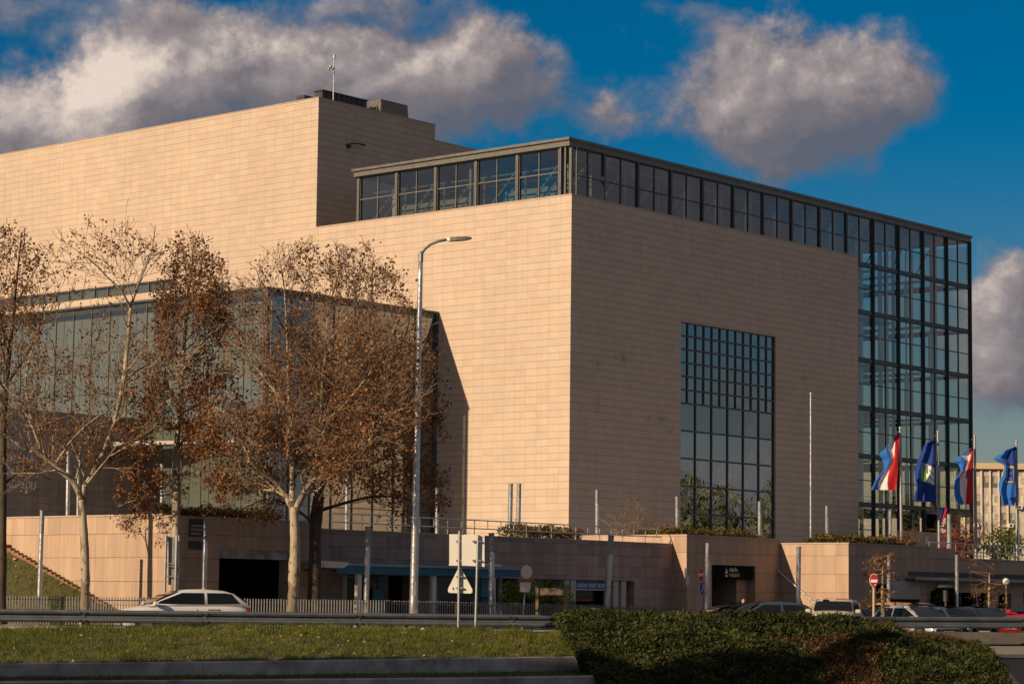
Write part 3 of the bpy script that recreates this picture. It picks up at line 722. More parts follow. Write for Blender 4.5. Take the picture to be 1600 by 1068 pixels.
# ---- strip window on the lit face
k=0; v=37.8
m=MB(); m.box(.35,.5,37.8,84.9,23.80,24.63); lp(m,'strip_backing','interior_wall')
while v<78:
    f=MB(); f.box(.10,.24,v,v+.09,23.82,24.61); f.box(.10,.24,v+.09,v+1.57,23.82,23.87); f.box(.10,.24,v+.09,v+1.57,24.56,24.61)
    o=lp(f,'strip_window','frame_grey',org=(.1,v,23.8)); p=MB(); e=random.uniform(-.012,.012)
    p.add([(.17+e,v+1.57,23.82),(.17,v+.05,23.82),(.17-e*.5,v+.05,24.61),(.17,v+1.57,24.61)],[(0,1,2,3)])
    q=p.build('pane','g_left' if k%3 else 'g_box',o,(.1,v,23.8)); q.location=(0,0,0)
    v+=1.57; k+=1
# ---- entrance glass box: u from -15.72 to 0, v from 11.4 leftwards
BU=-15.72; BV=11.4; BZ=20.15
m=MB(); m.box(BU-.08,0,BV-.08,60,BZ,BZ+.14); m.box(BU+.1,0,BV+.1,60,BZ-.35,BZ); lp(m,'box_roof','frame')
nL=20; wL=1.85
for i in range(nL):
    v0=BV+.25+i*wL; zlo=10.9 if v0>23.4 else 3.6
    if v0<24: bayL(v0,v0+wL,zlo,BZ-.02,BU+.06,mt='g_box',nx=1,nz=5 if zlo<5 else 3,th=.03,edge=.022,dep=.08,frame='frame_grey')
    else: bayL(v0,v0+wL,12.0,BZ-.02,BU+.06,mt='g_box',nx=1,nz=3,th=.03,edge=.022,dep=.08,frame='frame_grey')
nD=8; wD=15.2/nD
for i in range(nD):
    u0=BU+.3+i*wD; bayD(u0,u0+wD,3.6,BZ-.02,BV+.06,mt='g_box',nx=1,nz=5,th=.06,edge=.045,dep=.10)
for (u0,v0) in((BU,BV),(BU+.16,BV-.02),(BU-.02,BV+.16)):
    m=MB(); m.box(u0,u0+.12,v0,v0+.12,3.5,BZ); lp(m,'corner_post','frame_grey')
m=MB(); m.box(-.22,-.0,BV-.04,BV+.2,3.5,BZ); lp(m,'edge_post','frame')
m=MB(); m.box(BU+.6,-.1,23.4,23.6,3.5,BZ-.4); m.box(BU+5,BU+5.2,BV+1,23,3.5,8.0); lp(m,'lobby_wall','interior_wall')
m=MB(); m.box(BU+1.0,-.2,BV+1.0,58,11.7,12.0); m.box(BU+1.0,-.2,BV+1.0,58,15.7,16.0); lp(m,'lobby_floor','interior')
m=MB()
for i in range(6): m.tube([(BU+1.6,BV+2+i*3.7,3.5),(BU+1.6,BV+2+i*3.7,BZ-.3)],.18,8)
lp(m,'lobby_column','white_metal')
m=MB(); m.box(BU+.7,BU+.9,BV+.3,60,3.6,BZ-.4); lp(m,'lobby_sun_block','lobby_sun_block')  # pale screen added behind the panes to stop sun and lift the glass tone
# pointed white entrance canopy
m=MB(); m.add([(BU-.0,14.0,10.9),(BU-2.4,20.5,10.9),(BU-2.4,26,10.9),(BU,26,10.9),(BU-.0,14.0,10.75),(BU-2.4,20.5,10.65),(BU-2.4,26,10.65),(BU,26,10.65)],[(0,1,2,3),(7,6,5,4),(0,4,5,1),(1,5,6,2),(2,6,7,3)])
lp(m,'entrance_canopy','concrete_light')
# dark stone block with the library name (stands in front of the glass box)
m=MB(); m.box(-44,BU,23.6,40,3.2,12.56); lp(m,'name_wall','wall_small')
m=MB(); m.box(-44.05,BU+.04,23.56,24,12.56,12.62); lp(m,'name_wall_coping','coping')
for s_,z,u in(('NACIONALNA I',10.05,-28.5),('SVEUČILIŠNA',9.3,-28.3),('KNJIŽNICA',8.45,-28.0),('U ZAGREBU',7.7,-27.8)):
    t=text_mesh('lettering',s_,1.0,'white_metal',lib,Matrix.Translation((u+.9,23.56,z))@Matrix.Rotation(R(90),4,'X'),.02,.0)
    t.scale=(.62,.72,1)
# ============================================================ RETAINING WALLS (one per visible face run)
def rwall(name,mb,mt,org,label,parts=()):
    root=thing(name,(0,0,0),0,label,'wall'); root.matrix_world=KM@Matrix.Translation(org)
    def pt(b,nm,mm,o=None):
        ob=b.build(nm,mm,root,org); ob.location=(0,0,0); return ob
    # keep tile phase by using the wall's own origin
    pt(mb,'stonework',mt); return root,pt
V1=-30.19
# left lit wall (faces the sun), runs from corner (u=-59.66,v=-30.2) to the left
org=(-59.66,V1,0)
m=MB(); m.box(-59.66,-59.16,V1+.5,-14.5,-1,4.1); m.box(-59.66,-59.16,-14.5,20,-1,4.35)
r,pt=rwall('garage_wall',m,'wall_big',org,'sunlit pale stone retaining wall behind the grass slope at the left')
m=MB(); m.box(-59.69,-59.13,V1+.5,-14.52,4.1,4.16); m.box(-59.69,-59.13,-14.48,20,4.35,4.41); pt(m,'coping','coping')
# shaded wall with garage opening u -57.35..-53.85 z<2.65
m=MB(); m.box(-59.66,-57.35,V1,V1+.5,-1,4.1); m.box(-53.85,-52.3,V1,V1+.5,-1,4.1); m.box(-57.35,-53.85,V1,V1+.5,2.95,4.1)
r,pt=rwall('garage_wall',m,'wall_big',org,'shaded stone wall with the dark garage opening behind the white hatchback')
m=MB(); m.box(-57.35,-53.85,V1+.06,V1+.45,2.62,2.95); pt(m,'lintel','concrete')
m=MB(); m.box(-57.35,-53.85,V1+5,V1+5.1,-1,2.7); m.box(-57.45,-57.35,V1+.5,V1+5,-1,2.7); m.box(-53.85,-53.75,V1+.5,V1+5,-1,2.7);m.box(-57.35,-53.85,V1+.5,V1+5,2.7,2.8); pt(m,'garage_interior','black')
MAT['lamp_on']=mat('garage_tube_light',col=(.8,.8,.75),emit=((1,.95,.85),.7))
m=MB(); m.box(-56.2,-55.3,V1+4.6,V1+4.7,1.05,1.12); m.box(-56.5,-56.1,V1+3,V1+3.05,2.2,2.24); pt(m,'tube_light','lamp_on')
m=MB(); m.box(-58.85,-58.15,V1-.04,V1,3.35,4.0); m.box(-58.85,-58.15,V1-.04,V1,2.90,3.2); pt(m,'plaque','dark')
for s_,z,h in(('NACIONALNA I',3.72,.10),('SVEUČILIŠNA',3.58,.10),('KNJIŽNICA',3.44,.10)):
    t=text_mesh('plaque_lettering',s_,h,'white_metal',r,Matrix.Translation((-58.80+59.66,-.045,z))@Matrix.Rotation(R(90),4,'X'),.003)
# middle wall with shop openings u -52.3..-29.69
ops=[(-50.9,-47.1,2.12),(-45.6,-40.4,2.12),(-39.8,-32.5,2.12)]
m=MB(); x=-52.3
for a,b,zt in ops: m.box(x,a,V1,V1+.45,-1,3.8); m.box(a,b,V1,V1+.45,zt,3.8); x=b
m.box(x,-29.69,V1,V1+.45,-1,3.8)
org2=(-52.3,V1,0)
shop,pt=rwall('shop_wall',m,'wall_small',org2,'dark brown stone wall with shop openings behind the picket fence, below the long railing')
for a,b,zt in ops:
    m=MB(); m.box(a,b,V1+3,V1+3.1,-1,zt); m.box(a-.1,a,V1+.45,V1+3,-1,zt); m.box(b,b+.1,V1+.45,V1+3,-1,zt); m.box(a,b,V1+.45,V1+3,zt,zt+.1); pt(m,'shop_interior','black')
    m=MB(); m.add([(a,V1+.6,0),(b,V1+.6,0),(b,V1+.6,zt),(a,V1+.6,zt)],[(0,1,2,3)]); pt(m,'shop_glass','g_shop')
for u in(-51.0,-46.95,-45.75,-40.2,-39.95,-37.4,-36.95,-33.95,-33.4):
    m=MB(); m.box(u,u+.34,V1+.02,V1+.6,0,2.10); pt(m,'pillar','concrete_light')
MAT['shop_blue']=mat('shop_sign_blue',col=(.02,.06,.16),rough=.5)
m=MB(); m.box(-36.55,-34.0,V1+.10,V1+.2,1.72,2.08); pt(m,'shop_sign','shop_blue')
m=MB(); m.box(-36.55,-34.0,V1+.09,V1+.2,1.69,1.72); pt(m,'sign_edge','white_metal')
MAT['shop_text']=mat('shop_sign_lettering',col=(.45,.6,.75),rough=.6)
text_mesh('sign_lettering','KNJIŽARA "BREZA" BOOKSHOP',.235,'shop_text',shop,Matrix.Translation((-36.45+52.3,.095,1.81))@Matrix.Rotation(R(90),4,'X')@Matrix.Diagonal((.72,1,1,1)),.003,.004)
# posters / items seen in the first shop
MAT['poster_teal']=mat('poster_teal',col=(.05,.28,.33),rough=.6); MAT['poster_olive']=mat('poster_olive',col=(.10,.09,.03),rough=.6)
m=MB(); m.box(-48.7,-48.1,V1+.5,V1+.55,.3,1.55); pt(m,'poster','poster_teal')
m=MB(); m.box(-50.3,-49.2,V1+.5,V1+.55,.3,2.0); pt(m,'poster','poster_olive')
m=MB(); m.box(-52.3,-29.69,V1-.03,V1+.48,3.8,3.85); pt(m,'coping','coping')
# block with the corner shop door, u -29.69..-22.29, v=-31
VBk=-31.0
orgb=(-29.69,VBk,0)
m=MB(); d0,d1=-27.75,-24.25
m.box(-29.69,d0,VBk,VBk+.45,-1,4.2); m.box(d1,-22.29,VBk,VBk+.45,-1,4.2); m.box(d0,d1,VBk,VBk+.45,2.93,4.2)
m.box(-29.69,-29.24,VBk+.45,-20,-1,4.2); m.box(-22.74,-22.29,VBk+.45,-25,-1,4.2)
blk,pt=rwall('corner_block_wall',m,'wall_big',orgb,'brown stone corner block with the black shop doorway and sign')
m=MB(); m.box(-29.72,-22.26,VBk-.03,VBk+.48,4.2,4.26); m.box(-29.72,-29.21,VBk+.48,-20,4.2,4.26); pt(m,'coping','coping')
m=MB(); m.box(d0,d1,VBk+.10,VBk+.3,2.30,2.93); pt(m,'fascia_sign','black')
MAT['gold']=mat('sign_gold',col=(.45,.38,.16),rough=.6); MAT['sign_white']=mat('sign_white',col=(.6,.6,.58),rough=.6)
for s_,z,mm,dx in(('stack-',2.66,'sign_white',1.50),('wizard',2.42,'gold',1.50)):
    text_mesh('sign_lettering',s_,.30,mm,blk,Matrix.Translation((d0+29.69+dx,.09,z-.01))@Matrix.Rotation(R(90),4,'X')@Matrix.Diagonal((1.0,1,1,1)),.004,.006)
m=MB(); # wizard-like emblem: small hat above a base
bx=d0+1.28; m.prism([(-.10,0),(.10,0),(.02,.16),(0,.26),(-.02,.16)],.01,Matrix.Translation((bx,VBk+.085,2.60))); m.box(bx-.13,bx+.13,VBk+.085,VBk+.095,2.56,2.595); m.prism([(-.10,0),(.10,0),(.10,.10),(.05,.06),(0,.12),(-.05,.06),(-.10,.10)],.01,Matrix.Translation((bx,VBk+.085,2.40)))
pt(m,'sign_emblem','sign_white')
m=MB(); m.box(d0,d1,VBk+2.5,VBk+2.6,-1,2.93); m.box(d0-.1,d0,VBk+.45,VBk+2.5,-1,2.93); m.box(d0,d1,VBk+.45,VBk+2.5,2.93,3.03); pt(m,'doorway_interior','black')
m=MB(); m.box(d1-.9,d1-.02,VBk+.45,VBk+2.5,-1,2.93); m.box(d1-.85,d1-.4,VBk+.42,VBk+.45,.98,1.32); pt(m,'doorway_cheek','wall_big')
m=MB()
for u in(d0+.7,d0+1.5,d0+2.2): m.box(u,u+.06,VBk+1.6,VBk+1.66,0,2.3)
m.box(d0+.7,d0+2.26,VBk+1.6,VBk+1.66,2.3,2.36); m.box(d0+.95,d0+1.05,VBk+1.52,VBk+1.6,1.0,1.2); pt(m,'door_frame','frame_grey')
m=MB(); m.box(d1-.75,d1-.45,VBk+.40,VBk+.445,1.0,1.3); pt(m,'door_panel','dark')
# lit wall of the stairs, u=-22.29, v -31..-34.87
VR=-34.87; orgl=(-22.29,VR,0)
m=MB(); m.box(-22.29,-21.8,VR+.45,VBk,-1,4.0)
r,pt=rwall('stair_wall',m,'wall_big',orgl,'sunlit stone wall between the corner block and the shaded wall on the right')
m=MB(); m.box(-22.32,-21.8,VR+.45,VBk-.03,4.0,4.06); pt(m,'coping','coping')
m=MB(); m.tube([(-22.45,VBk-.05,2.75),(-22.45,VR+1.1,.75)],.035,6); m.tube([(-22.45,VBk-.05,2.75),(-22.3,VBk-.05,2.75)],.03,6); pt(m,'handrail','steel')
# right shaded wall
orgr=(-22.29,VR,0)
m=MB(); ro=[(-19.9,-18.4,2.2),(-12.6,-8.9,1.85),(-8.2,-6.9,1.9),(-5.6,-2.5,1.9),(-1.8,1.0,1.9)]
x=-22.29
for a,b,zt in ro:
    tz=lambda q:4.0 if q<-14.9 else 3.5
    m.box(x,a,VR,VR+.45,-1,tz((x+a)/2)); m.box(a,b,VR,VR+.45,zt,tz((a+b)/2)); x=b
m.box(x,14,VR,VR+.45,-1,3.5)
# explicit step at u=-14.9
m.box(-18.4,-14.9,VR+.01,VR+.44,3.3,4.0)
rt,pt=rwall('cafe_wall',m,'wall_big',orgr,'long shaded stone wall with recessed shopfronts behind the parked cars at right')
for a,b,zt in ro:
    m=MB(); m.box(a,b,VR+1.2,VR+1.3,-1,zt); m.box(a,b,VR+.45,VR+1.2,zt,zt+.1); m.box(a-.1,a,VR+.45,VR+1.2,-1,zt); m.box(b,b+.1,VR+.45,VR+1.2,-1,zt); pt(m,'shopfront','black')
for u in(-12.5,-11.2,-9.9,-5.4,-4.0,-1.6):
    m=MB(); m.box(u,u+.10,VR+.5,VR+.6,-1,1.84); pt(m,'door_frame','frame')
m=MB(); m.box(-17.3,-3.5,VR-.55,VR+.0,2.45,2.52); m.box(-17.3,-3.5,VR-.58,VR-.52,2.40,2.56); pt(m,'canopy_strip','galv')
m=MB(); m.box(-17.0,-3.6,VR-.03,VR,2.60,2.82); pt(m,'dark_band','dark')
m=MB(); m.box(-18.6,-16.0,VR-.06,VR,1.5,2.35); pt(m,'blank_sign','concrete_light')
m=MB(); m.box(-18.6,-16.0,VR-.04,VR+.0,-.4,1.46); pt(m,'shutter','black')
m=MB(); m.box(-16.2,-15.7,VR-.12,VR-.06,-.4,1.2); pt(m,'notice_board','galv')
m=MB(); m.box(-22.32,-14.87,VR-.03,VR+.48,4.0,4.06); m.box(-14.87,14,VR-.03,VR+.48,3.5,3.56); pt(m,'coping','coping')
for s_ in(0,): text_mesh('wall_lettering','CVJEĆARNA',.30,'dark',rt,Matrix.Translation((-20.9+22.29,-.035,2.55))@Matrix.Rotation(R(90),4,'X'),.02)
# ivy arch
P=[]
for i in range(2600):
    a=random.uniform(0,math.pi); rr=random.uniform(.75,1.15); u=-14.0+.0+rr*1.0*math.cos(a); z=.9+rr*1.15*math.sin(a)
    if random.random()<.35: u=-14.0+random.choice((-1,1))*random.uniform(.75,1.1); z=random.uniform(-.3,1.0)
    p=B(u,VR-.12-random.random()*.35,z); P.append(tuple(p))
iv=thing('ivy_arch',B(-14,VR-.3,-.3),A,'dark arch of ivy leaves around a doorway in the right wall','plant')
V,F=leaves(np.array(P),.14); o=npmesh('foliage',V,F,'hedge'); o.parent=iv; o.matrix_parent_inverse=iv.matrix_basis.inverted() if False else (Matrix.Translation(iv.location)@Matrix.Rotation(A,4,'Z')).inverted()
m=MB(); 
pts=[B(-14+.95*math.cos(a),VR-.15,.9+1.1*math.sin(a)) for a in np.linspace(0,math.pi,14)]
m.tube([(pts[0].x,pts[0].y,-.4)]+[tuple(p) for p in pts]+[(pts[-1].x,pts[-1].y,-.4)],.06,6)
o=m.build('stems','dark',None); o.parent=iv; o.matrix_parent_inverse=(Matrix.Translation(iv.location)@Matrix.Rotation(A,4,'Z')).inverted()
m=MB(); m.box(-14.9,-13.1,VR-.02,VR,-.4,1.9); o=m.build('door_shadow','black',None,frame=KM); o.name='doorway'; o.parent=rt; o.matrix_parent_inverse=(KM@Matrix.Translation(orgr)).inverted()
# terrace slab behind the walls
m=MB(); m.box(-59.1,60,V1+.5,40,3.0,3.3); m.box(-21.8,60,VR+.5,V1+.5,3.0,3.3)
tag(m.build('terrace_paving','concrete',frame=KM),kind='structure')
# low stone wall on the terrace near the tall glazing
m=MB(); m.box(32,38.4,-5,-4.6,3.3,6.5); m.box(38.4,38.8,-5,-1,3.3,6.5)
r,pt=rwall('terrace_low_wall',m,'wall_small',(32,-5,3.3),'low dark stone wall on the terrace in front of the tall glazing')
m=MB(); m.box(35.0,35.5,-5.05,-5,5.6,6.2); pt(m,'plate','steel')
# grass slope at left in front of the lit wall, with a brick edge
vs=[];f=[]
def sl_pt(s,t):   # s: along the wall from right(0) to left(1); t: from wall (0) out towards the fence (1)
    v=lerp(-29.2,8,s); zt=min(2.85,max(.0,.75+(v+27.0)*.36)); 
    u=-59.75-2.6*t; return B(u,v,zt*(1-t)**.9+.1+ .05*mn.noise(Vector((v,u,0))))
m=MB(); m.grid(sl_pt,80,12); tag(m.build('slope_soil','turf',smooth=True),kind='structure')
P=np.array([tuple(sl_pt(random.random(),random.random())) for _ in range(16000)]); V,F=blades(P,.10,.5,.03)
tag(npmesh('slope_grass',V,F,'blade'),'grass slope with scattered leaves in front of the sunlit stone wall at left','grass',kind='stuff')
P=np.array([tuple(sl_pt(random.random()**.8,random.random()**1.5)) for _ in range(260)])+[0,0,.06]; V,F=leaves(P,.16,up=.7)
tag(npmesh('slope_leaves',V,F,'litter'),'fallen leaves lying on the grass slope at left','leaves',kind='stuff')
MAT['brick']=mat('edging_brick',col=(.24,.13,.08),rough=.9,var=.4,vscale=6)
m=MB()
k=0; v=-27.0
while v<-21.1:
    z=.75+(v+27)*.36+.16; m.box(-59.9,-59.68,v,v+.24,z-.2,z-.02); v+=.25
m.box(-60.0,-59.68,-21.0,-8,2.95,3.10)
o=tag(m.build('brick_edging','brick',org=(-60,-20,0),frame=KM),'stepped red brick edging at the top of the grass slope','edging')
# graffiti on left wall
# ============================================================ RAILINGS
def railing(u0,u1,v,z,h,step,label,name='railing',axis='u',mt='steel',zz2=None):
    root=thing(name,(0,0,0),0,label,'railing'); root.matrix_world=KM@Matrix.Translation((u0,v,z))
    L_=u1-u0; m=MB()
    for hh in(h,h*.45): m.tube([(0,0,hh),(L_,0,hh)] if axis=='u' else [(0,0,hh),(0,L_,hh)],.028,6)
    m.build('rails',mt,root)
    x=0;i=0
    while x<=L_+.01:
        q=MB(); p=(x,0) if axis=='u' else (0,x)
        q.tube([(p[0],p[1],0 if i%2==0 else h*.45),(p[0],p[1],h)],.022,6); q.build('post',mt,root); x+=step; i+=1
    return root
railing(-51.3,-30.2,V1+.25,3.85,.62,.83,'long tubular steel railing on top of the dark shop wall')
railing(-14.6,12,VR+.25,3.56,.72,.85,'tubular steel railing on the lower right wall in front of the tall glazing')
# ============================================================ TERRACE PLANTING (box planters of low shrubs)
def shrub_bed(name,u0,u1,v0,v1,z0,h,n,label,mt='plant',size=.14,group=None):
    root=thing(name,(0,0,0),0,label,'shrubs',group); root.matrix_world=KM@Matrix.Translation((u0,v0,z0))
    P=[]
    for i in range(n):
        u=random.uniform(0,u1-u0); v=random.uniform(0,v1-v0); hh=h*(.62+.38*mn.noise(Vector((u*.9,v*.9,z0)))+.25*mn.noise(Vector((u*3,v*3,1)))); P.append((u,v,hh*random.random()**.45))
    V,F=leaves(np.array(P),size,up=-.3); npmesh('foliage',V,F,mt,root)
    m=MB()
    for i in range(int((u1-u0)*2.5)):
        u=random.uniform(.1,u1-u0-.1); v=random.uniform(.1,v1-v0-.1); m.tube([(u,v,-.2),(u+random.uniform(-.1,.1),v,h*.8)],.012,4)
    m.build('stems','dark',root); return root
shrub_bed('terrace_shrubs',-29.2,-22.4,-30.5,-27.5,4.1,.62,5200,'yellow-brown low shrubs on top of the corner block')
shrub_bed('terrace_shrubs',-33.6,-29.3,-24.8,-23.0,4.0,.85,2600,'low brown-green shrubs behind the railing, left of the corner block')
shrub_bed('terrace_shrubs',-22.2,-15.0,VR+.5,VR+2.6,3.95,.62,5200,'yellow-green low shrubs on the wall above the parked van')
shrub_bed('terrace_shrubs',-59.1,-53.5,V1+.6,V1+1.8,4.05,.55,2400,'brown dry shrubs on top of the garage wall behind the plane trees')
P=[]
# ============================================================ LAMP POSTS (cylindrical bollard lights)
def tall_bollard(pxb,pxt,ytop,Y,rad,z0,label,group,mt='steel',capd=True,ybase=None):
    top=at(pxt,ytop,Y); base=gx(pxb,Y,z0)
    ax=(Vector(top)-base); h=ax.length; root=thing('cylinder_lamp',base,0,label,'lamp post',group)
    root.rotation_mode='QUATERNION'; root.rotation_quaternion=ax.to_track_quat('Z','Y')
    m=MB(); m.tube([(0,0,0),(0,0,h*.80)],rad,12); m.build('post',mt,root,smooth=False)
    m=MB(); 
    for k in range(3): m.tube([(0,0,h*(.80+.035*k)),(0,0,h*(.80+.035*k+.02))],rad*1.04,12); m.tube([(0,0,h*(.80+.035*k+.02)),(0,0,h*(.80+.035*(k+1)))],rad*.9,12)
    m.build('collar','galv',root)
    m=MB(); m.tube([(0,0,h*.905),(0,0,h*.985)],rad*.97,12); m.tube([(0,0,h*.985),(0,0,h)],rad*1.08,12); m.build('lamp_head','galv',root)
    m=MB(); m.tube([(0,0,0),(0,0,.06)],rad*1.9,12); m.tube([(rad,0,.5),(rad+.06,0,.5)],.04,6); m.tube([(-rad-.05,0,.85),(-rad,0,.85)],.03,6); m.build('base_plate','galv',root)
    return root
GL='cylindrical steel lamp posts along the pavement'
for a in((60,66,797,83.5,.085,.13,'cylinder lamp post on the grass slope, left of the pale-barked tree'),
         (318,322,812,84.2,.085,.13,'cylinder lamp post left of the garage opening'),
         (571,575,822,88.0,.10,.13,'cylinder lamp post in front of the awning, left of the tall street lamp'),
         (768,768,832,90.0,.11,.13,'cylinder lamp post right of the two blank sign boards'),
         (945,955,836,96.0,.12,.0,'leaning cylinder lamp post in front of the blue shop sign'),
         (1103,1106,848,101.,.10,.0,'cylinder lamp post beside the red and blue round signs'),
         (1247,1248,853,102.,.10,.0,'cylinder lamp post in front of the sunlit stair wall')):
    tall_bollard(a[0],a[1],a[2],a[3],a[4],a[5],a[6],GL)
GT='steel lamp posts up on the library terrace'
for a in((796,798,755,112,.11,3.3,'left of the close pair of terrace posts before the sunlit wall'),
         (809,811,755,113,.11,3.3,'right of the close pair of terrace posts before the sunlit wall'),
         (933,933,765,118,.10,3.3,'terrace post before the shaded wall, left of the bare bush'),
         (1058,1058,775,118,.10,3.3,'terrace post at the left edge of the big gridded window'),
         (1187,1187,783,120,.10,3.3,'terrace post near the right edge of the big gridded window'),
         (1292,1292,790,122,.09,3.3,'short terrace post right of the tall thin mast'),
         (1391,1391,797,124,.09,3.3,'terrace post before the tall glazing, left of the flags'),
         (1483,1483,803,126,.12,3.3,'terrace post under the glazed overhang'),
         (105,107,705,100,.09,3.3,'terrace post before the name wall, left of two'),
         (121,123,735,96,.07,3.3,'shorter terrace post before the name wall, right of two'),
         (252,253,725,104,.08,3.3,'terrace post before the dark entrance behind the plane trees'),
         (541,542,745,106,.08,3.3,'terrace post seen through the brown leaves, left of the street lamp'),
         (682,683,762,108,.08,3.3,'terrace post at the right foot of the glass box'),
         (1495,1495,866,116,.09,-.4,'cylinder lamp post between the second and third flagpoles'),
         (1388,1389,868,108,.09,-.4,'cylinder lamp post beside the no entry sign'),
         (1591,1591,808,126,.07,3.3,'thin terrace post behind the rightmost flagpole')):
    tall_bollard(a[0],a[1],a[2],a[3],a[4],a[5],a[6],GT)
# tall plain mast at x 1268
root=thing('flag_mast',gx(1267,119,3.3),0,'tall bare pale mast on the terrace with no flag, right of the big window','mast')
h=at(1268,616,119).z-3.3
m=MB(); m.tube([(0,0,0),(0,0,h*.5),(0,0,h)],[.06,.05,.04],10); m.build('pole','steel',root); m=MB(); m.tube([(0,0,0),(0,0,.12)],.16,10); m.build('base','galv',root); m=MB(); m.ball((0,0,h+.05),.07); m.build('finial','steel',root)
# ============================================================ STREET LAMP
sb=gx(645.5,83.0,.13); root=thing('street_lamp',sb,0,'very tall silver street lamp with a curved arm in front of the library','street lamp')
top=at(657.5,397,83.0)-sb; 
def rel(x,y,Y=83.0): return at(x,y,Y)-sb
m=MB(); n=14; pts=[top*(i/n) for i in range(n+1)]; rad=[lerp(.155,.075,i/n) for i in range(n+1)]; m.tube(pts,rad,14); m.build('pole','galv_pole' if 'galv_pole' in MAT else 'steel',root,smooth=True)
m=MB(); m.tube([top*.98,top*1.003],.09,12); m.build('collar','galv',root)
arm=[rel(657.8,396),rel(663,389),rel(672,382),rel(684,377),rel(699,374.2)]
m=MB(); m.tube(arm,[.07,.06,.055,.05,.045],10); m.build('arm','galv',root,smooth=True)
a=rel(698,374.3);b_=rel(737,372.0); ax=(b_-a).normalized()
m=MB(); 
prof=[(0,.05,.05),(.12,.11,.07),(.40,.15,.07),(.75,.16,.06),(1,.08,.03)]
vs=[]
for t,hw,hh in prof:
    c=a+(b_-a)*t
    vs+= [c+Vector((0,-hw,-hh)),c+Vector((0,hw,-hh)),c+Vector((0,hw*.8,hh)),c+Vector((0,-hw*.8,hh))]
fs=[(0,3,2,1),(16,17,18,19)]
for i in range(4):
    for j in range(4): fs.append((i*4+j,i*4+(j+1)%4,(i+1)*4+(j+1)%4,(i+1)*4+j))
m.add(vs,fs); m.build('lamp_head','frame_grey',root)
m=MB(); m.box(-.15,.15,-.15,.15,0,.10); m.build('base','galv',root)
m=MB(); m.box(-.03,.08,-.17,-.1,1.2,1.7); m.build('service_door','galv',root)
m=MB(); q=top*.93; m.ball((q.x-.13,q.y,q.z),.05); m.build('sensor','dark',root)
# ============================================================ PICKET FENCE
root=thing('picket_fence',gx(300,82,0.13),0,'long grey steel picket fence between the pavement and the walls','fence'); inv=Matrix.Translation(root.location).inverted()
FP=[gx(-160,83.0,.13),gx(600,84.2,.13),gx(820,89,.08),gx(1072,95.5,0)]
m=MB();pm=MB()
for a,b in zip(FP[:-1],FP[1:]):
    d=b-a; n=int(d.length/(.098 if abs(d.y)<2 else .115))
    for i in range(n):
        p=a+d*(i/n); j=random.gauss(0,.006); dd=random.choice((0,0,1))*.01
        m.box(p.x-.019,p.x+.019,p.y-.02,p.y+.01,p.z+.05,p.z+1.03+j)
    nn=max(1,int(d.length/2.5))
    for i in range(nn+1):
        p=a+d*(i/nn); q=MB(); q.box(p.x-.04,p.x+.04,p.y+.025,p.y+.09,p.z-.1,p.z+1.03); o=q.build('post','fence',None,org=tuple(p)); o.parent=root; o.matrix_parent_inverse=inv
    e=Vector((0,.035,0))
    q=MB(); 
    for h in(.15,.92): q.add([a+e+Vector((0,0,h-.02)),b+e+Vector((0,0,h-.02)),b+e+Vector((0,0,h+.02)),a+e+Vector((0,0,h+.02))],[(0,1,2,3)])
    o=q.build('rail','fence',None); o.parent=root; o.matrix_parent_inverse=inv
o=m.build('pickets','fence',None); o.parent=root; o.matrix_parent_inverse=inv
# ============================================================ SIGNS seen from behind
MAT['sign_back']=mat('sign_back_aluminium',col=(.62,.58,.50),rough=.55,var=.06,vscale=3)
MAT['red']=mat('sign_red',col=(.42,.02,.025),rough=.45); MAT['blue']=mat('sign_blue',col=(.02,.10,.28),rough=.45); MAT['white']=mat('sign_white_face',col=(.75,.75,.72),rough=.45)
def pole_obj(name,xb,xt,yt,Y,z0,r,label,cat,mt='galv'):
    base=gx(xb,Y,z0); top=at(xt,yt,Y); root=thing(name,base,0,label,cat); m=MB(); m.tube([(0,0,0),top-base],r,8); m.build('pole',mt,root); return root,base,top
def poly_rel(pts,Y,base): return [at(x,y,Y)-base for x,y in pts]
def plate(root,base,pts,Y,th,mt,name):
    P=poly_rel(pts,Y,base); n=len(P); m=MB(); m.add(P+[p+Vector((0,th,0)) for p in P],[tuple(range(n)),tuple(range(2*n-1,n-1,-1))]+[(i,i+n,(i+1)%n+n,(i+1)%n) for i in range(n)]); return m.build(name,mt,root)
YS=57.2; zg=at(718,984,YS).z
r,b,t=pole_obj('road_sign',716,718,829,YS,zg-.1,.032,'left grey pole carrying a blank white board and a triangular sign seen from behind','sign')
plate(r,b,[(702,834),(716,834),(728,834.5),(728,883),(702,883)],YS+.05,.03,'sign_board','board')
Pt=[(718,886),(721,888),(738,920),(738,925),(735,926.5),(703,925.5),(700,924),(700,919),(716,887)]
plate(r,b,Pt,YS+.05,.025,'sign_board','triangle_plate')
for y in(845,875,900,918):
    m=MB(); p=at(718,y,YS)-b; m.box(p.x-.08,p.x+.08,-.02,.05,p.z-.02,p.z+.02); m.build('clamp','galv',r)
m=MB(); p=at(707,919,YS)-b; m.box(p.x,p.x+.035,.045,.05,p.z-.03,p.z+.03); m.build('sticker','blue',r)
r,b,t=pole_obj('road_sign',742.5,747,835,YS-.3,zg-.16,.032,'right slightly leaning grey pole carrying a blank white board seen from behind','sign')
plate(r,b,[(721.5,835),(749,835),(757,836),(757,885),(749,884),(721.5,883)],YS-.25,.03,'sign_board','board')
for y in(845,875):
    m=MB(); p=at(746,y,YS-.3)-b; m.box(p.x-.12,p.x+.08,-.02,.04,p.z-.02,p.z+.02); m.build('clamp','galv',r)
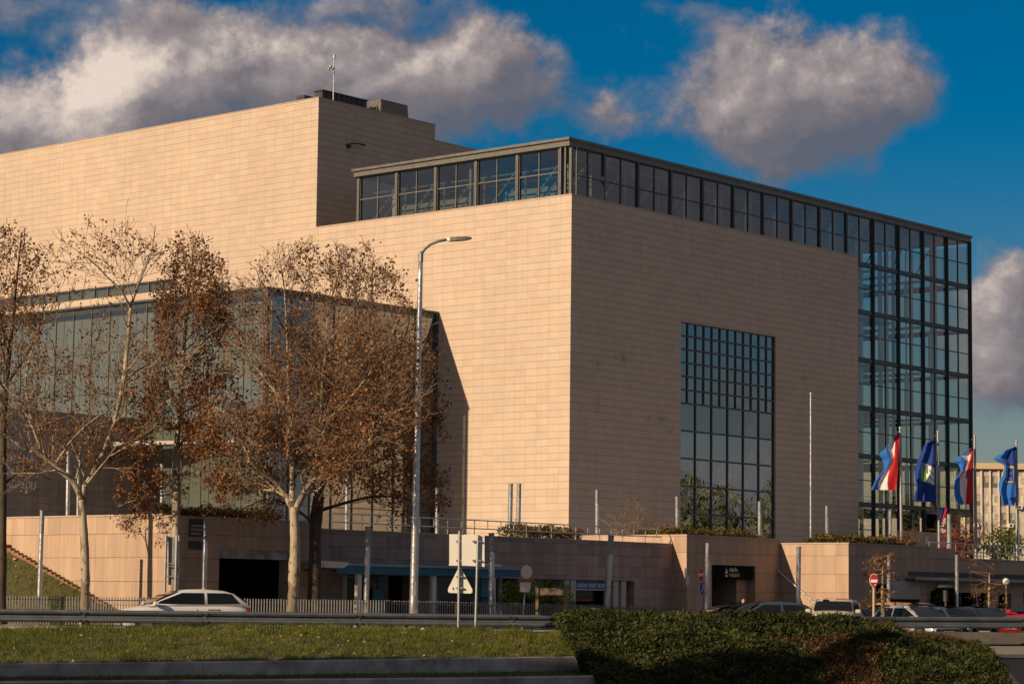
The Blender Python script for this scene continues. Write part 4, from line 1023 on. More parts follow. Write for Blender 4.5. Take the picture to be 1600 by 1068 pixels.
# round sign (leaning)
def disc(cx,cy,rx,ry,n=20): return [(cx+rx*math.cos(2*math.pi*k/n),cy+ry*math.sin(2*math.pi*k/n)) for k in range(n)]
r,b,t=pole_obj('round_sign',815,824,881,88.5,.1,.03,'leaning pole with the back of a round sign, an orange bar and a white plate','sign')
plate(r,b,disc(823,893,9,10.5),88.4,.02,'sign_back','disc')
MAT['orange_bar']=mat('orange_brown_bar',col=(.25,.07,.02),rough=.6)
plate(r,b,[(810,904),(834,904),(834,908),(810,908)],88.35,.03,'orange_bar','orange_bar')
plate(r,b,[(813,909),(829,909),(827,925),(812,924)],88.4,.02,'sign_back','white_plate')
# framed wooden board with two legs
r=thing('info_board',gx(850,87.5,.1),0,'brown blank board on two wooden legs behind the picket fence','board'); b=r.location
MAT['wood']=mat('weathered_wood',col=(.20,.14,.09),rough=.8,var=.2)
plate(r,b,[(838,918),(883,918),(883,929),(838,929)],87.5,.05,'wood','panel')
for x in(837,882): plate(r,b,[(x,917),(x+4.5,917),(x+4,972),(x-.5,972)],87.45,.06,'wood','leg')
# signs at left 258-282 (backs of boards)
r=thing('sign_frame',gx(270,82.3,.1),0,'tall grey sign frame seen from behind at the left of the garage wall','sign'); b=r.location
plate(r,b,[(263,838),(275,838),(275,913),(263,913)],82.3,.05,'galv','panel')
for x,w_ in((258.5,2.6),(275,2.6)):
    m=MB(); a=at(x+1.3,836,82.2)-b; m.tube([(a.x,a.y,0),a],.05,8); m.build('post','galv',r)
m=MB(); a=at(279,836,82.6)-b; m.tube([(a.x,a.y,0),a],.04,8); m.build('post','sign_back',r)
plate(r,b,[(277.5,882),(284,890),(277.5,898)],82.5,.02,'sign_back','arrow_plate')
m=MB()
for y in(880,884,900): 
    a=at(259,y,82.2)-b; c=at(279,y,82.2)-b; m.tube([a,c],.02,6)
m.build('cross_bars','galv',r)
# edge-on signs with leaning pole near 1073
r,b,t=pole_obj('edge_sign',1075,1071,887,97,.0,.035,'leaning pole with a round plate turned edge-on at the left end of the corner block','sign')
plate(r,b,disc(1072,896,1.6,7),96.9,.03,'sign_back','plate'); plate(r,b,disc(1074.5,907,2.6,8.5),96.8,.03,'sign_back','disc')
m=MB(); a=at(1069,895,97)-b; m.tube([a,a+Vector((.08,0,0))],.02,6); m.build('clamp','galv',r)
# red & blue round signs at 1096
r,b,t=pole_obj('traffic_signs',1101,1098,888,97.5,.0,.03,'pole with a red stop-like disc above a blue arrow disc, turned half sideways','sign')
def fdisc(cx,cy,rx,ry,Y,mt,nm,tilt=1.2): return plate(r,b,disc(cx,cy,rx,ry),Y,.02,mt,nm)
fdisc(1095.5,897.5,3.7,11.2,97.4,'white','rim'); fdisc(1095.5,897.5,3.1,10.2,97.37,'red','red_disc')
t_=text_mesh('stop_lettering','STOP',.15,'white',r,Matrix.Translation(at(1093,899.5,97.34)-b)@Matrix.Rotation(R(90),4,'X')@Matrix.Diagonal((.42,1,1,1)),.002,.003)
fdisc(1097,918.5,3.6,10.8,97.4,'white','rim'); fdisc(1097,918.5,3.3,10.2,97.37,'blue','blue_disc')
plate(r,b,[(1096,924),(1097,924.5),(1099.2,915),(1098.4,914.5)],97.34,.01,'white','arrow'); plate(r,b,[(1097.8,917),(1098.9,911.5),(1099.8,918.5)],97.33,.01,'white','arrow')
# no entry sign
MAT['wooden_pole']=mat('ochre_pole',col=(.42,.33,.20),rough=.7)
r,b,t=pole_obj('no_entry_sign',1365,1365.5,897,90,-.2,.05,'dark red round no entry sign with white bar on an ochre pole','sign','wooden_pole')
plate(r,b,disc(1365.5,906,7.0,10.5,28),89.9,.02,'white','rim'); plate(r,b,disc(1365.5,906,6.4,9.8,28),89.87,.02,'red','red_disc'); plate(r,b,[(1360.5,904.8),(1370.8,904.8),(1370.8,909.2),(1360.5,909.2)],89.84,.01,'white','bar'); plate(r,b,disc(1367.5,913,1,1,8),89.84,.01,'white','sticker')
# ============================================================ KIOSK AWNING
MAT['teal']=mat('teal_awning_cloth',col=(.02,.13,.20),rough=.7,var=.15,vscale=1.5); MAT['teal_bright']=mat('teal_panel',col=(.04,.28,.36),rough=.5)
va=V1-2.2
root=thing('awning',(0,0,0),0,'long dark teal awning with a white edge rail stretched before the shops','awning'); root.matrix_world=KM@Matrix.Translation((-52.9,va,0))
def aw(mb,nm,mt): 
    o=mb.build(nm,mt,root,(-52.9,va,0)); o.location=(0,0,0); return o
# along u: from x=507 to x=812 on plane v=va
uL=-50.9-.0
import mathutils
def onDv(x,y,v):
    Mi=KM.inverted(); o=Mi@Vector((0,0,EYE)); d=(Mi.to_3x3()@ray(x,y)); t=(v-o.y)/d.y; return o+d*t
pL=onDv(508,878,va); pR=onDv(812,884,va)
m=MB(); m.box(pL.x,pR.x,va-.08,va+.04,2.42,2.52); aw(m,'edge_rail','galv')
m=MB(); m.add([(pL.x,va,2.42),(pR.x,va,2.42),(pR.x,V1-.05,2.62),(pL.x,V1-.05,2.62)],[(0,1,2,3)]); aw(m,'canopy','teal')
m=MB()
n=60; vs=[(lerp(pL.x+.6,pR.x,i/n),va-.02+.015*math.sin(i*1.3),z) for z in(2.42,2.13) for i in range(n+1)]; m.add(vs,[(i,i+1,n+2+i,n+1+i) for i in range(n)]); aw(m,'valance','teal')
m=MB(); m.prism([(0,0),(.95,0),(1.2,.14),(1.2,.22),(0,.24),(-.12,.14)],.3,Matrix.Translation((pL.x-.1,va-.15,2.33))); aw(m,'cassette_end','white_metal')
m=MB()
for k in range(7):
    u=lerp(pL.x+1,pR.x-.5,k/6); m.tube([(u,va,2.42),(u,V1-.1,2.25)],.03,5)
aw(m,'arms','dark')
for x in(562,679,772): 
    u=onDv(x,900,va).x; m=MB(); m.box(u,u+.22,va+.1,va+.25,-.0,2.42); aw(m,'post','white_metal')
m=MB(); m.box(onDv(745,885,va).x,onDv(790,885,va).x,va+.2,va+1.5,2.56,2.64); aw(m,'roof_panel','white_metal')
# kiosk with teal panels beneath the right end
root=thing('kiosk',(0,0,0),0,'teal kiosk panels with white posts under the right end of the awning','kiosk'); u0=onDv(773,900,va).x; u1=onDv(806,900,va).x; root.matrix_world=KM@Matrix.Translation((u0,va+.5,0))
m=MB(); m.box(0,u1-u0,.2,.3,.0,2.1); m.build('panel','teal_bright',root)
m=MB(); m.box((u1-u0)*.78,(u1-u0)*.9,.1,.2,0,2.15); m.build('post','white',root); m=MB(); m.prism([(.55,0),(.95,0),(.75,1.3)],.05,Matrix.Translation((0,.1,0))); m.build('white_wedge','white',root)
m=MB(); m.box(.1,.5,.12,.2,0,1.0); m.build('lower_panel','shop_blue',root); m=MB(); m.box(.9,1.15,.08,.18,.9,2.1); m.build('dark_column','frame_grey',root)
m=MB(); m.box(-.2,1.3,-.1,.08,1.28,1.33); m.box(-.2,1.3,-.1,.08,1.08,1.12); m.build('counter_rail','dark',root)
# bamboo-like green bushes behind the fence
def bush(name,x,Y,z0,w_,h,n,mt,label,cat='bush',size=.12,depth=.8,group=None):
    b=gx(x,Y,z0); root=thing(name,b,0,label,cat,group); P=[]
    while len(P)<n:
        a=rng.normal(size=3); a/=np.linalg.norm(a); rr=random.random()**.4; 
        q=(a[0]*w_/2*rr,a[1]*depth/2*rr,h*.5+a[2]*h*.5*rr)
        if mn.noise(Vector(q)*2.2+Vector((x,0,0)))>-.25: P.append(q)
    V,F=leaves(np.array(P),size,asp=.4); npmesh('foliage',V,F,mt,root)
    m=MB()
    for i in range(9):
        a=random.uniform(0,6.28); m.tube([(random.uniform(-.2,.2)*w_,0,0),(math.cos(a)*w_*.35,math.sin(a)*depth*.3,h*random.uniform(.6,.95))],[.02,.006],4)
    m.build('stems','wood',root); return root
bush('green_bush',797,89.5,.1,.85,1.9,1500,'bamboo','bright yellow-green feathery bush left of the leaning round sign')
bush('green_bush',824,90.0,.1,1.0,2.0,1700,'bamboo','bright yellow-green feathery bush just behind the round sign')
bush('green_bush',861,91.0,.1,1.9,2.0,2600,'bamboo','wide green bush behind the blank brown board')
# white ball lying on the grass
p=at(660.5,984.5,56.4); m=MB(); m.ball((0,0,.02),.05,10,8); o=m.build('paper_scrap','white'); o.location=p; tag(o,'small white scrap lying on the grass crest right of the street lamp','litter')
# bare terrace bush
def bare_bush(x,Y,z0,w_,h,n,label,seed=1,mt='twig_grey'):
    rr=random.Random(seed); b=gx(x,Y,z0); root=thing('bare_bush',b,0,label,'bush'); m=MB()
    def br(p,d,L_,r,k):
        pts=[p];q=p;dd=d
        for i in range(4):
            dd=(dd+Vector((rr.gauss(0,.22),rr.gauss(0,.22),rr.gauss(0,.12)+.03))).normalized(); q=q+dd*L_/4; pts.append(q)
        m.tube(pts,[r,r*.85,r*.7,r*.55,r*.4],4 if k<2 else 3,cap=False)
        if k<4:
            for i in range(4 if k<3 else 3): 
                t=rr.choice(pts[1:]); br(t,(dd+Vector((rr.gauss(0,.6),rr.gauss(0,.6),rr.gauss(0,.35)+.1))).normalized(),L_*rr.uniform(.5,.75),r*.5,k+1)
    for i in range(n): 
        a=rr.uniform(0,6.28); s=w_/2/h; br(Vector((0,0,0)),Vector((math.cos(a)*s*rr.uniform(.5,1.6),math.sin(a)*s*.6,.62)).normalized(),h*.55,.035,0)
    m.build('branches',mt,root); return root
MAT['twig_grey']=mat('grey_pink_twigs',col=(.22,.15,.12),rough=.85,var=.15); MAT['twig_brown']=mat('brown_twigs',col=(.16,.085,.045),rough=.85,var=.2)
bare_bush(990,116,3.7,4.6,2.7,16,'leafless grey-pink spreading bush on the terrace before the shaded wall',3)
# ============================================================ DISTANT APARTMENT / OFFICE BLOCK
MAT['bl_pink']=mat('pink_panel_wall',col=(.45,.38,.34),rough=.85,var=.08,vscale=.5); MAT['bl_beige']=mat('beige_pilaster',col=(.60,.55,.46),rough=.85,var=.06)
MAT['bl_win']=mat('office_window_blind',col=(.40,.38,.29),rough=.35,var=.35,vscale=.35); MAT['bl_win_white']=mat('office_window_white_blind',col=(.62,.58,.46),rough=.4,var=.1); MAT['bl_roof']=mat('roof_edge_ochre',col=(.55,.42,.26),rough=.7)
MAT['bl_win_dark']=mat('office_window_dark',col=(.14,.14,.13),rough=.3,var=.3,vscale=.3)
YF=400.; f0=at(1452,723,YF); sc=YF/FPX      # metres per photo pixel at that distance
rt2=thing('office_block',(f0.x,YF,0),0,'distant sunlit pink and beige office block with rows of windows behind the library','building')
W=34.; zt=at(1540,723,YF).z; 
sh=28.6*sc; pil=13.6*sc
m=MB(); m.box(-12,W,0,14,-1,zt-1.0); m.build('wall','bl_pink',rt2)
m=MB(); m.box(-12.2,W+.2,-.5,14,zt-1.0,zt); m.build('roof','bl_roof',rt2)
m=MB(); m.box(-12.2,W+.2,-.55,-.5,zt-1.15,zt-1.0); m.build('roof_edge','dark',rt2)
x0=(1492-1452)*sc-3*pil*1.0
ncol=int((W-x0)/pil)
for i in range(-1,ncol+1):
    x=x0+i*pil
    if -12<x<W: m=MB(); m.box(x-.13,x+.13,-.3,0,-1,zt-1.1); m.build('pilaster','bl_beige',rt2)
rng2=random.Random(4)
for r in range(6):
    zc_=zt-2.05-sh*.55-r*sh+ .6
    for i in range(0,ncol):
        x=x0+i*pil; k=rng2.random()
        m=MB(); m.box(x+.22,x+pil-.22,-.05,0,zc_-.95,zc_+.95); w_=m.build('window','bl_win' if k<.45 else('bl_win_white' if k<.8 else 'bl_win_dark'),rt2)
        if k>.25: 
            m=MB(); m.box(x+pil*.5,x+pil-.26,-.075,-.055,zc_-.7+k*.6,zc_+.83); q=m.build('blind','bl_win_white' if k<.5 else 'bl_win',w_)
        if r in(1,2,3,4) and rng2.random()<.30:
            m=MB(); m.box(x+.1,x+.9,-.75,-.1,zc_-1.45,zc_-.85); m.cur=1; m.box(x+.2,x+.65,-.77,-.75,zc_-1.35,zc_-.95); m.build('air_conditioner',['white','dark'],rt2)
# ============================================================ OFF-FRAME SURROUNDINGS (reflected trees, then unseen shade casters)
MAT['crown_far']=leafmat('far_tree_leaf',(.09,.10,.05),(.20,.21,.11),(.34,.34,.20),.2,2,.3)
for i in range(9):
    p=Vector((72+(i%2)*5,163+i*5.2,0)); r_=thing('off_frame_tree',p,0,'leafy tree number '+('one two three four five six seven eight nine'.split()[i])+' outside the right side of the picture, seen only as a reflection','tree','trees right of the picture')
    Q=[]
    while len(Q)<900:
        a=rng.normal(size=3); a/=np.linalg.norm(a); k=random.random()**.4; q=(a[0]*4*k,a[1]*4*k,7.3+(i%3)*.6+a[2]*5*k)
        if mn.noise(Vector(q)*.5+Vector((i*9,0,0)))>-.2: Q.append(q)
    V,F=leaves(np.array(Q),.8); npmesh('crown',V,F,'crown_far',r_); q=MB(); q.tube([(0,0,0),(0,0,7)],[.3,.2],8); q.build('trunk','concrete',r_)
# unseen house block, added so that its shadow covers the low foreground
MAT['plaster']=mat('plaster_wall',col=(.35,.30,.25),rough=.9,var=.1)
def shade_house(x0,x1,y1,h,label):
    r_=thing('shade_caster_house',(x0,y1,-1.3),R(25.6),label,'building'); q=MB(); q.box(0,x1-x0,-9,0,0,h+1.3); q.build('wall','plaster',r_)
    q=MB(); q.box(0,x1-x0,-9.2,0.0,h+1.304,h+1.4); q.build('roof','bl_roof',r_)
    for k in range(int(h//3)):
        for i in range(int((x1-x0)//3)): q=MB(); q.box(.8+i*3,2.2+i*3,-.02,.05,1.6+k*3,3.1+k*3); q.build('window','bl_win_dark',r_)
shade_house(-48.6,-13.6,23.4,9.75,'unseen plain plastered house block added at the left to shade the low foreground')
for i,(x_,y_,h_,rr_) in enumerate(((-13.9,36.5,13.0,1.0),)):  # unseen tree added to lay a shadow across the hedge
    r_=thing('off_frame_tree',(x_,y_,-1.3),0,'unseen slim evergreen tree added at the left to shade the hedge bank','tree'); Q=[]
    while len(Q)<2600:
        a=rng.normal(size=3); a/=np.linalg.norm(a); k=random.random()**.35; q=(a[0]*rr_*k,a[1]*rr_*k,h_-3.4+a[2]*4.6*k)
        if mn.noise(Vector(q)*.9+Vector((i*9,0,0)))>-.3: Q.append(q)
    V,F=leaves(np.array(Q),.38); npmesh('crown',V,F,'crown_far',r_); q=MB(); q.tube([(0,0,0),(0,0,h_-4)],[.3,.2],8); q.build('trunk','concrete',r_)
# ============================================================ TREES
MAT['bark']=None
def barkfn(c1,c2,c3,sc=2.2):
    def fn(T,b,P,tcn):
        a=T.noise(T.v('MULTIPLY',P,(1,1,.45)),sc,4,.6,.6); c=T.mix(T.mr(a,.42,.50),c1,c2); d=T.noise(T.v('MULTIPLY',P,(1,1,.5)),sc*2.7,3,.6,.3); c=T.mix(T.mr(d,.57,.63),c,c3); T.l.new(c,b.inputs['Base Color'])
    return fn
MAT['bark']=mat('plane_tree_bark',barkfn((.17,.135,.09),(.37,.31,.22),(.085,.065,.045)),rough=.8,bump=.4,bscale=14)
MAT['bark_dark']=mat('dark_wet_bark',barkfn((.045,.032,.022),(.07,.05,.035),(.03,.02,.015)),rough=.85,bump=.6,bscale=14)
MAT['twig']=mat('plane_tree_twig',col=(.27,.20,.135),rough=.85,var=.3)
MAT['seed']=mat('seed_ball',col=(.07,.04,.025),rough=.9)
def make_tree(name,label,Y,limbs,env,n_leaf,n_seed,bark='bark',seed=1,dens=1.0,base=None,leaf=.098,leafbias=None,lmt='dryleaf',levels=3,twr=1.0,rmin=.0085):
    """limbs: list of (points [(x,y,dy)], r0, r1) where x,y give the direction and dy the offset in depth"""
    rr=random.Random(seed)
    b=gx(limbs[0][0][0][0],Y,.1) if base is None else base
    root=thing(name,b,0,label,'tree')
    trunk=MB(); twig=MB(); tips=[]
    def inside(p):
        for (cx,cy,rx,ry,ryd) in env:
            c=at(cx,cy,Y)-b; sx=rx*Y/FPX; sz=ry*Y/FPX
            if ((p.x-c.x)/sx)**2+((p.z-c.z)/sz)**2+((p.y)/ryd)**2<1: return True
        return False
    def branch(p,d,L_,r,lev):
        n=4 if lev<3 else 3; pts=[p];q=p;dd=d
        for i in range(n):
            dd=(dd+Vector((rr.gauss(0,.17),rr.gauss(0,.17),rr.gauss(0,.12)+.05))).normalized(); q=q+dd*(L_/n)
            pts.append(q)
            if not inside(q): break
        k=len(pts); rad=[max(r*(1-.75*i/(k-1)),rmin) for i in range(k)]
        (trunk if r>.03 else twig).tube(pts,rad,5 if r>.03 else 3,cap=False)
        if lev>=levels: tips.extend(pts[1:]); return
        # children
        step={1:.42,2:.30,3:.22}[lev]/dens; tlen=sum((pts[i+1]-pts[i]).length for i in range(k-1)); m_=max(1,int(tlen/step))
        for j in range(m_):
            t=(j+rr.random())/m_; t=.12+.88*t; s=t*(k-1); i=min(int(s),k-2); c=pts[i].lerp(pts[i+1],s-i); ax=(pts[i+1]-pts[i]).normalized()
            a=Vector((rr.gauss(0,1),rr.gauss(0,1),rr.gauss(0,1))); a=(a-ax*a.dot(ax)).normalized(); nd=(ax*.75+a*.75+Vector((0,0,.25))).normalized()
            branch(c,nd,L_*rr.uniform(.35,.62)*(1.1-.45*t),r*(1-.6*t)*.5,lev+1)
        tips.append(pts[-1])
    for (P,r0,r1) in limbs:
        pts=[]
        for (x,y,dy) in P: 
            p=at(x,y,Y+dy)-b; pts.append(p)
        # smooth resample with small wobble
        S=[];n=len(pts)
        for i in range(n-1):
            p0=pts[max(i-1,0)];p1=pts[i];p2=pts[i+1];p3=pts[min(i+2,n-1)]
            for k in range(4):
                t=k/4; S.append(.5*((2*p1)+(-p0+p2)*t+(2*p0-5*p1+4*p2-p3)*t*t+(-p0+3*p1-3*p2+p3)*t**3))
        S.append(pts[-1]); k=len(S); rad=[r0+(r1-r0)*(i/(k-1)) for i in range(k)]
        rad=[q*(1+.07*rr.gauss(0,1)) if q>.05 else q for q in rad]
        trunk.tube(S,rad,10 if r0>.09 else 7,cap=True)
        if r0>.145 and r1>.09: continue
        tl=sum((S[i+1]-S[i]).length for i in range(k-1)); m_=int(tl/.34*dens)
        for j in range(m_):
            t=(j+rr.random())/m_
            if t<.10: continue
            s=t*(k-1);i=min(int(s),k-2); c=S[i].lerp(S[i+1],s-i); ax=(S[i+1]-S[i]).normalized()
            a=Vector((rr.gauss(0,1),rr.gauss(0,1.0),rr.gauss(0,.5))); a=(a-ax*a.dot(ax)).normalized(); nd=(ax*.55+a*.8+Vector((0,0,.28))).normalized()
            rl=(r0+(r1-r0)*t); branch(c,nd,rr.uniform(1.5,3.3)*(1.1-.5*t),max(rl*.42,.012),1)
    o=trunk.build('trunk',bark,root,smooth=True); o=twig.build('twigs','twig',root,smooth=True)
    T=np.array([tuple(p) for p in tips if inside(p)])
    if leafbias is not None:
        zb=np.array([leafbias((at(0,0,Y),p)) for p in T]) if False else None
    w_=np.ones(len(T))
    if leafbias:
        w_=np.array([leafbias(CX+FPX*(p[0]+b.x)/Y, p[2]+b.z) for p in T]); w_=np.maximum(w_,1e-4)
    # clumping
    cl=np.array([mn.noise(Vector(p)*.8+Vector((seed,0,0))) for p in T]); w_=w_*np.clip(.85+1.1*cl,.15,None)
    idx=rng.choice(len(T),n_leaf,p=w_/w_.sum()); P=T[idx]+rng.normal(size=(n_leaf,3))*.11
    P[:,2]-=.03
    V,F=leaves(P,leaf,up=0,asp=.85,jit=.45); npmesh('crown',V,F,lmt,root)
    if n_seed:
        idx=rng.choice(len(T),n_seed); V0=[];F0=[]
        ph=np.array([[0,0,1],[1,0,0],[0,1,0],[-1,0,0],[0,-1,0],[0,0,-1]],float)*.035; fc=np.array([[0,1,2],[0,2,3],[0,3,4],[0,4,1],[5,2,1],[5,3,2],[5,4,3],[5,1,4]])
        for n_,i in enumerate(idx): V0.append(ph+T[i]+[rng.normal()*.05,rng.normal()*.05,-.12]); F0.append(fc+6*n_)
        tag(npmesh('seed_balls',np.concatenate(V0),np.concatenate(F0),'seed',root),kind='stuff')
    print(name,len(tips),len(trunk.f),len(twig.f)); return root
# A: pale plane tree with few leaves
make_tree('plane_tree','slender pale-barked plane tree with a wide fork and few leaves, left of the white hatchback',81.5,
 [([(131,980,0),(133,930,0),(133,880,0),(131,830,0),(128,775,0)],.165,.125),
  ([(128,778,0),(133,758,0),(145,738,0),(163,705,0),(180,655,0),(192,600,0),(199,540,0),(204,480,0)],.12,.06),
  ([(204,482,0),(212,455,0),(224,425,0),(236,395,.2),(243,352,.3)],.055,.012),
  ([(204,482,0),(190,455,-.3),(165,430,-.5),(140,405,-.8),(95,375,-1)],.045,.010),
  ([(128,778,0),(112,750,-.2),(85,728,-.4),(60,708,-.6),(25,692,-1),(-15,662,-1.2)],.115,.05),
  ([(78,722,-.4),(60,690,-.3),(48,650,-.1),(40,600,0),(50,545,.2),(70,500,.4),(60,450,.4)],.06,.012),
  ([(62,700,-.3),(50,665,-.3),(30,630,-.4),(5,600,-.5)],.05,.02),
  ([(85,728,-.4),(110,690,-.9),(140,660,-1.2),(170,640,-1.4)],.05,.012),
  ([(163,705,0),(200,693,.8),(240,674,1.2),(285,668,1.4),(328,667,1.6)],.065,.02),
  ([(192,600,0),(220,575,.4),(250,560,.7),(280,520,1)],.04,.010),
  ([(180,655,0),(150,610,.6),(120,580,1),(90,560,1.2)],.04,.010)],
 [(160,520,125,185,4.5),(60,640,100,110,4.0),(240,600,80,140,3.0),(130,760,110,80,3)],3600,420,seed=3,dens=1.1,leafbias=lambda x,z:(.35 if z>7 else 1.0)*(2.2 if z<6 and x>130 else 1))
# B: slim tree with brown leaves
make_tree('plane_tree','slim upright plane tree with brown leaves standing behind the left sign frame',83.2,
 [([(273,965,0),(274,900,0),(275,830,0),(275,760,0),(276,700,0)],.17,.13),
  ([(276,702,0),(280,640,0),(285,580,0),(289,520,0),(294,460,0),(300,410,0),(302,370,0)],.12,.015),
  ([(280,640,0),(262,600,.5),(255,550,.8),(250,500,1),(262,450,1)],.05,.012),
  ([(285,580,0),(310,545,-.5),(330,505,-.8),(345,460,-1)],.05,.012),
  ([(276,702,0),(300,670,.6),(325,640,.9),(350,600,1.2)],.06,.015),
  ([(276,720,0),(250,700,-.6),(225,690,-1),(200,700,-1.2)],.05,.012),
  ([(276,740,0),(305,740,-.5),(335,735,-1),(365,745,-1.2)],.05,.012),
  ([(275,770,0),(245,775,.5),(215,780,.8),(185,790,1)],.045,.012)],
 [(300,480,62,125,3.0),(285,650,100,110,3.6),(285,780,115,62,3.4)],13000,150,seed=11,dens=1.35,leafbias=lambda x,z:(1.8 if z<7.5 else .7))
# C: big central plane tree with pale trunk
make_tree('plane_tree','large pale-trunked plane tree with a dense brown crown in front of the glass box',81.5,
 [([(455,978,0),(458,930,0),(460,880,0),(461,840,0),(459,792,0)],.20,.165),
  ([(459,800,0),(444,770,0),(425,748,-.2),(402,732,-.5),(385,705,-.8),(372,670,-1)],.10,.03),
  ([(456,795,0),(457,740,0),(455,690,0),(452,630,0),(450,570,0),(448,510,0),(444,450,0),(436,400,0)],.105,.014),
  ([(459,800,0),(474,772,0),(488,745,0),(496,705,0),(501,660,0),(504,600,0),(510,540,0),(514,480,0),(530,430,0)],.115,.014),
  ([(486,750,0),(515,742,-.4),(545,722,-.8),(575,690,-1.2),(600,650,-1.4),(625,600,-1.5)],.08,.014),
  ([(500,735,0),(530,700,.5),(555,665,.8),(580,625,1.2),(600,570,1.4)],.065,.012),
  ([(452,640,0),(425,605,.5),(398,570,.9),(375,525,1.2),(360,480,1.3)],.06,.012),
  ([(454,690,0),(480,655,.7),(500,620,1.2),(530,580,1.6),(555,530,1.8),(560,470,1.8)],.055,.012),
  ([(448,520,0),(430,490,-.6),(410,455,-.9),(400,415,-1)],.04,.010),
  ([(510,540,0),(540,500,-.5),(565,460,-.8),(580,420,-.8)],.045,.010),
  ([(501,660,0),(530,640,-.8),(565,600,-1.4),(600,550,-1.7),(620,500,-1.7)],.05,.010),
  ([(444,770,0),(415,765,.7),(385,770,1.0),(355,785,1.3)],.05,.012)],
 [(490,560,150,185,4.6),(470,700,185,110,4.8),(560,470,75,80,3.0),(590,640,115,150,4.0)],18500,330,seed=5,dens=1.45,leafbias=lambda x,z:(1.5 if z<7.5 else (1.0 if z<10.5 else .5)))
# C2: dark trunk behind, leaves low and right
make_tree('plane_tree','dark-trunked plane tree with dense brown leaves standing behind the big pale one',87.0,
 [([(491,975,0),(492,920,0),(492,870,0),(493,820,0),(498,775,0)],.27,.20),
  ([(498,780,0),(512,730,0),(535,680,0),(555,620,0),(572,550,0),(580,480,0),(583,400,0)],.13,.015),
  ([(498,780,0),(480,735,.5),(455,700,.8),(430,670,1)],.09,.02),
  ([(505,750,0),(545,735,-.6),(590,720,-1),(640,700,-1.3),(690,690,-1.4)],.08,.014),
  ([(535,680,0),(580,650,.8),(620,610,1.2),(660,580,1.4)],.07,.014),
  ([(493,800,0),(540,785,.6),(590,775,1),(640,780,1.2),(680,795,1.3)],.07,.014),
  ([(555,620,0),(600,580,-.8),(635,520,-1.2),(640,470,-1.2)],.055,.012),
  ([(493,820,0),(455,790,-.8),(415,780,-1.2),(370,800,-1.4)],.06,.012)],
 [(590,640,120,190,4.2),(590,760,118,75,4.2),(400,770,90,55,3.0),(590,450,70,75,2.6)],15500,120,bark='bark_dark',seed=8,dens=1.25,leafbias=lambda x,z:(1.4 if z<8 else .7))
# D: left edge tree
make_tree('plane_tree','dark-trunked tree cut by the left edge of the photo, with small leaves high up',82.0,
 [([(3,975,0),(3,900,0),(4,820,0),(4,740,0),(5,660,0)],.17,.12),
  ([(5,665,0),(10,600,0),(16,540,0),(22,480,0),(28,420,0),(34,362,0)],.11,.014),
  ([(5,665,0),(-20,600,.4),(-40,540,.6),(-50,470,.8)],.08,.014),
  ([(10,600,0),(38,560,-.6),(60,515,-.9),(72,470,-1)],.05,.010),
  ([(16,540,0),(-5,490,.6),(-12,430,.8),(0,380,.9)],.05,.010),
  ([(4,760,0),(25,740,.6),(50,735,1),(80,750,1.2)],.05,.010),
  ([(22,480,0),(45,440,.5),(62,410,.8)],.035,.010)],
 [(10,500,72,150,3.4),(15,700,95,110,3.2)],3200,420,bark='bark_dark',seed=21,dens=1.0)
# small bare trees on the right
def small_tree(x,Y,z0,ytop,w_,label,seed,n_leaf):
    b=gx(x,Y,z0); h=at(x,ytop,Y).z-z0; rr=random.Random(seed); root=thing('young_tree',b,0,label,'tree'); tr=MB();tw=MB();tips=[]
    tr.tube([(0,0,0),(0.02,0,h*.3),(0,0,h*.55),(.03,0,h*.8)],[.10,.085,.06,.025],8)
    def br(p,d,L_,r,k):
        pts=[p];q=p;dd=d
        for i in range(3):
            dd=(dd+Vector((rr.gauss(0,.25),rr.gauss(0,.25),rr.gauss(0,.2)))).normalized(); q=q+dd*L_/3; pts.append(q)
        tw.tube(pts,[r,r*.7,r*.5,r*.3],3,cap=False); tips.extend(pts[1:])
        if k<3:
            for i in range(4): br(rr.choice(pts[1:]),(dd*.5+Vector((rr.gauss(0,.7),rr.gauss(0,.7),rr.gauss(0,.5)))).normalized(),L_*rr.uniform(.45,.7),r*.6,k+1)
    for i in range(16):
        a=rr.uniform(0,6.28); z=h*rr.uniform(.42,.9); br(Vector((0,0,z)),Vector((math.cos(a),math.sin(a),.15)).normalized(),w_*.5*rr.uniform(.5,1)*(1.2-z/h*.6),.02,1)
    tr.build('trunk','bark',root,smooth=True); tw.build('twigs','twig_brown',root)
    T=np.array([tuple(p) for p in tips]); P=T[rng.integers(0,len(T),n_leaf)]+rng.normal(size=(n_leaf,3))*.05; V,F=leaves(P,.10,asp=.8); npmesh('crown',V,F,'dryleaf',root)
small_tree(1379,96,-.3,850,2.1,'small young tree with reddish brown twigs beside the no entry sign',5,420)
small_tree(1546,108,-.4,868,2.6,'small young tree with bare brown twigs left of the rightmost flagpole',9,160)
bare_bush(1418,112,4.0,1.6,.9,5,'thin bare brush at the end of the shrub bed behind the first flag',7,'twig_brown')
# coloured shrubs on the far right terrace
bush('red_bush',1499,130,3.5,2.3,2.0,1900,'redleaf','rusty red round bush behind the railing under the overhang',size=.16,depth=1.5)
bush('green_bush',1568,131,3.5,2.4,2.1,1500,'bamboo','dark green bush behind the railing at the right end of the terrace',size=.2,depth=1.5)
bare_bush(1520,131,3.5,3.4,3.4,7,'bare twiggy bush behind the railing between the red and green bushes',12,'twig_brown')
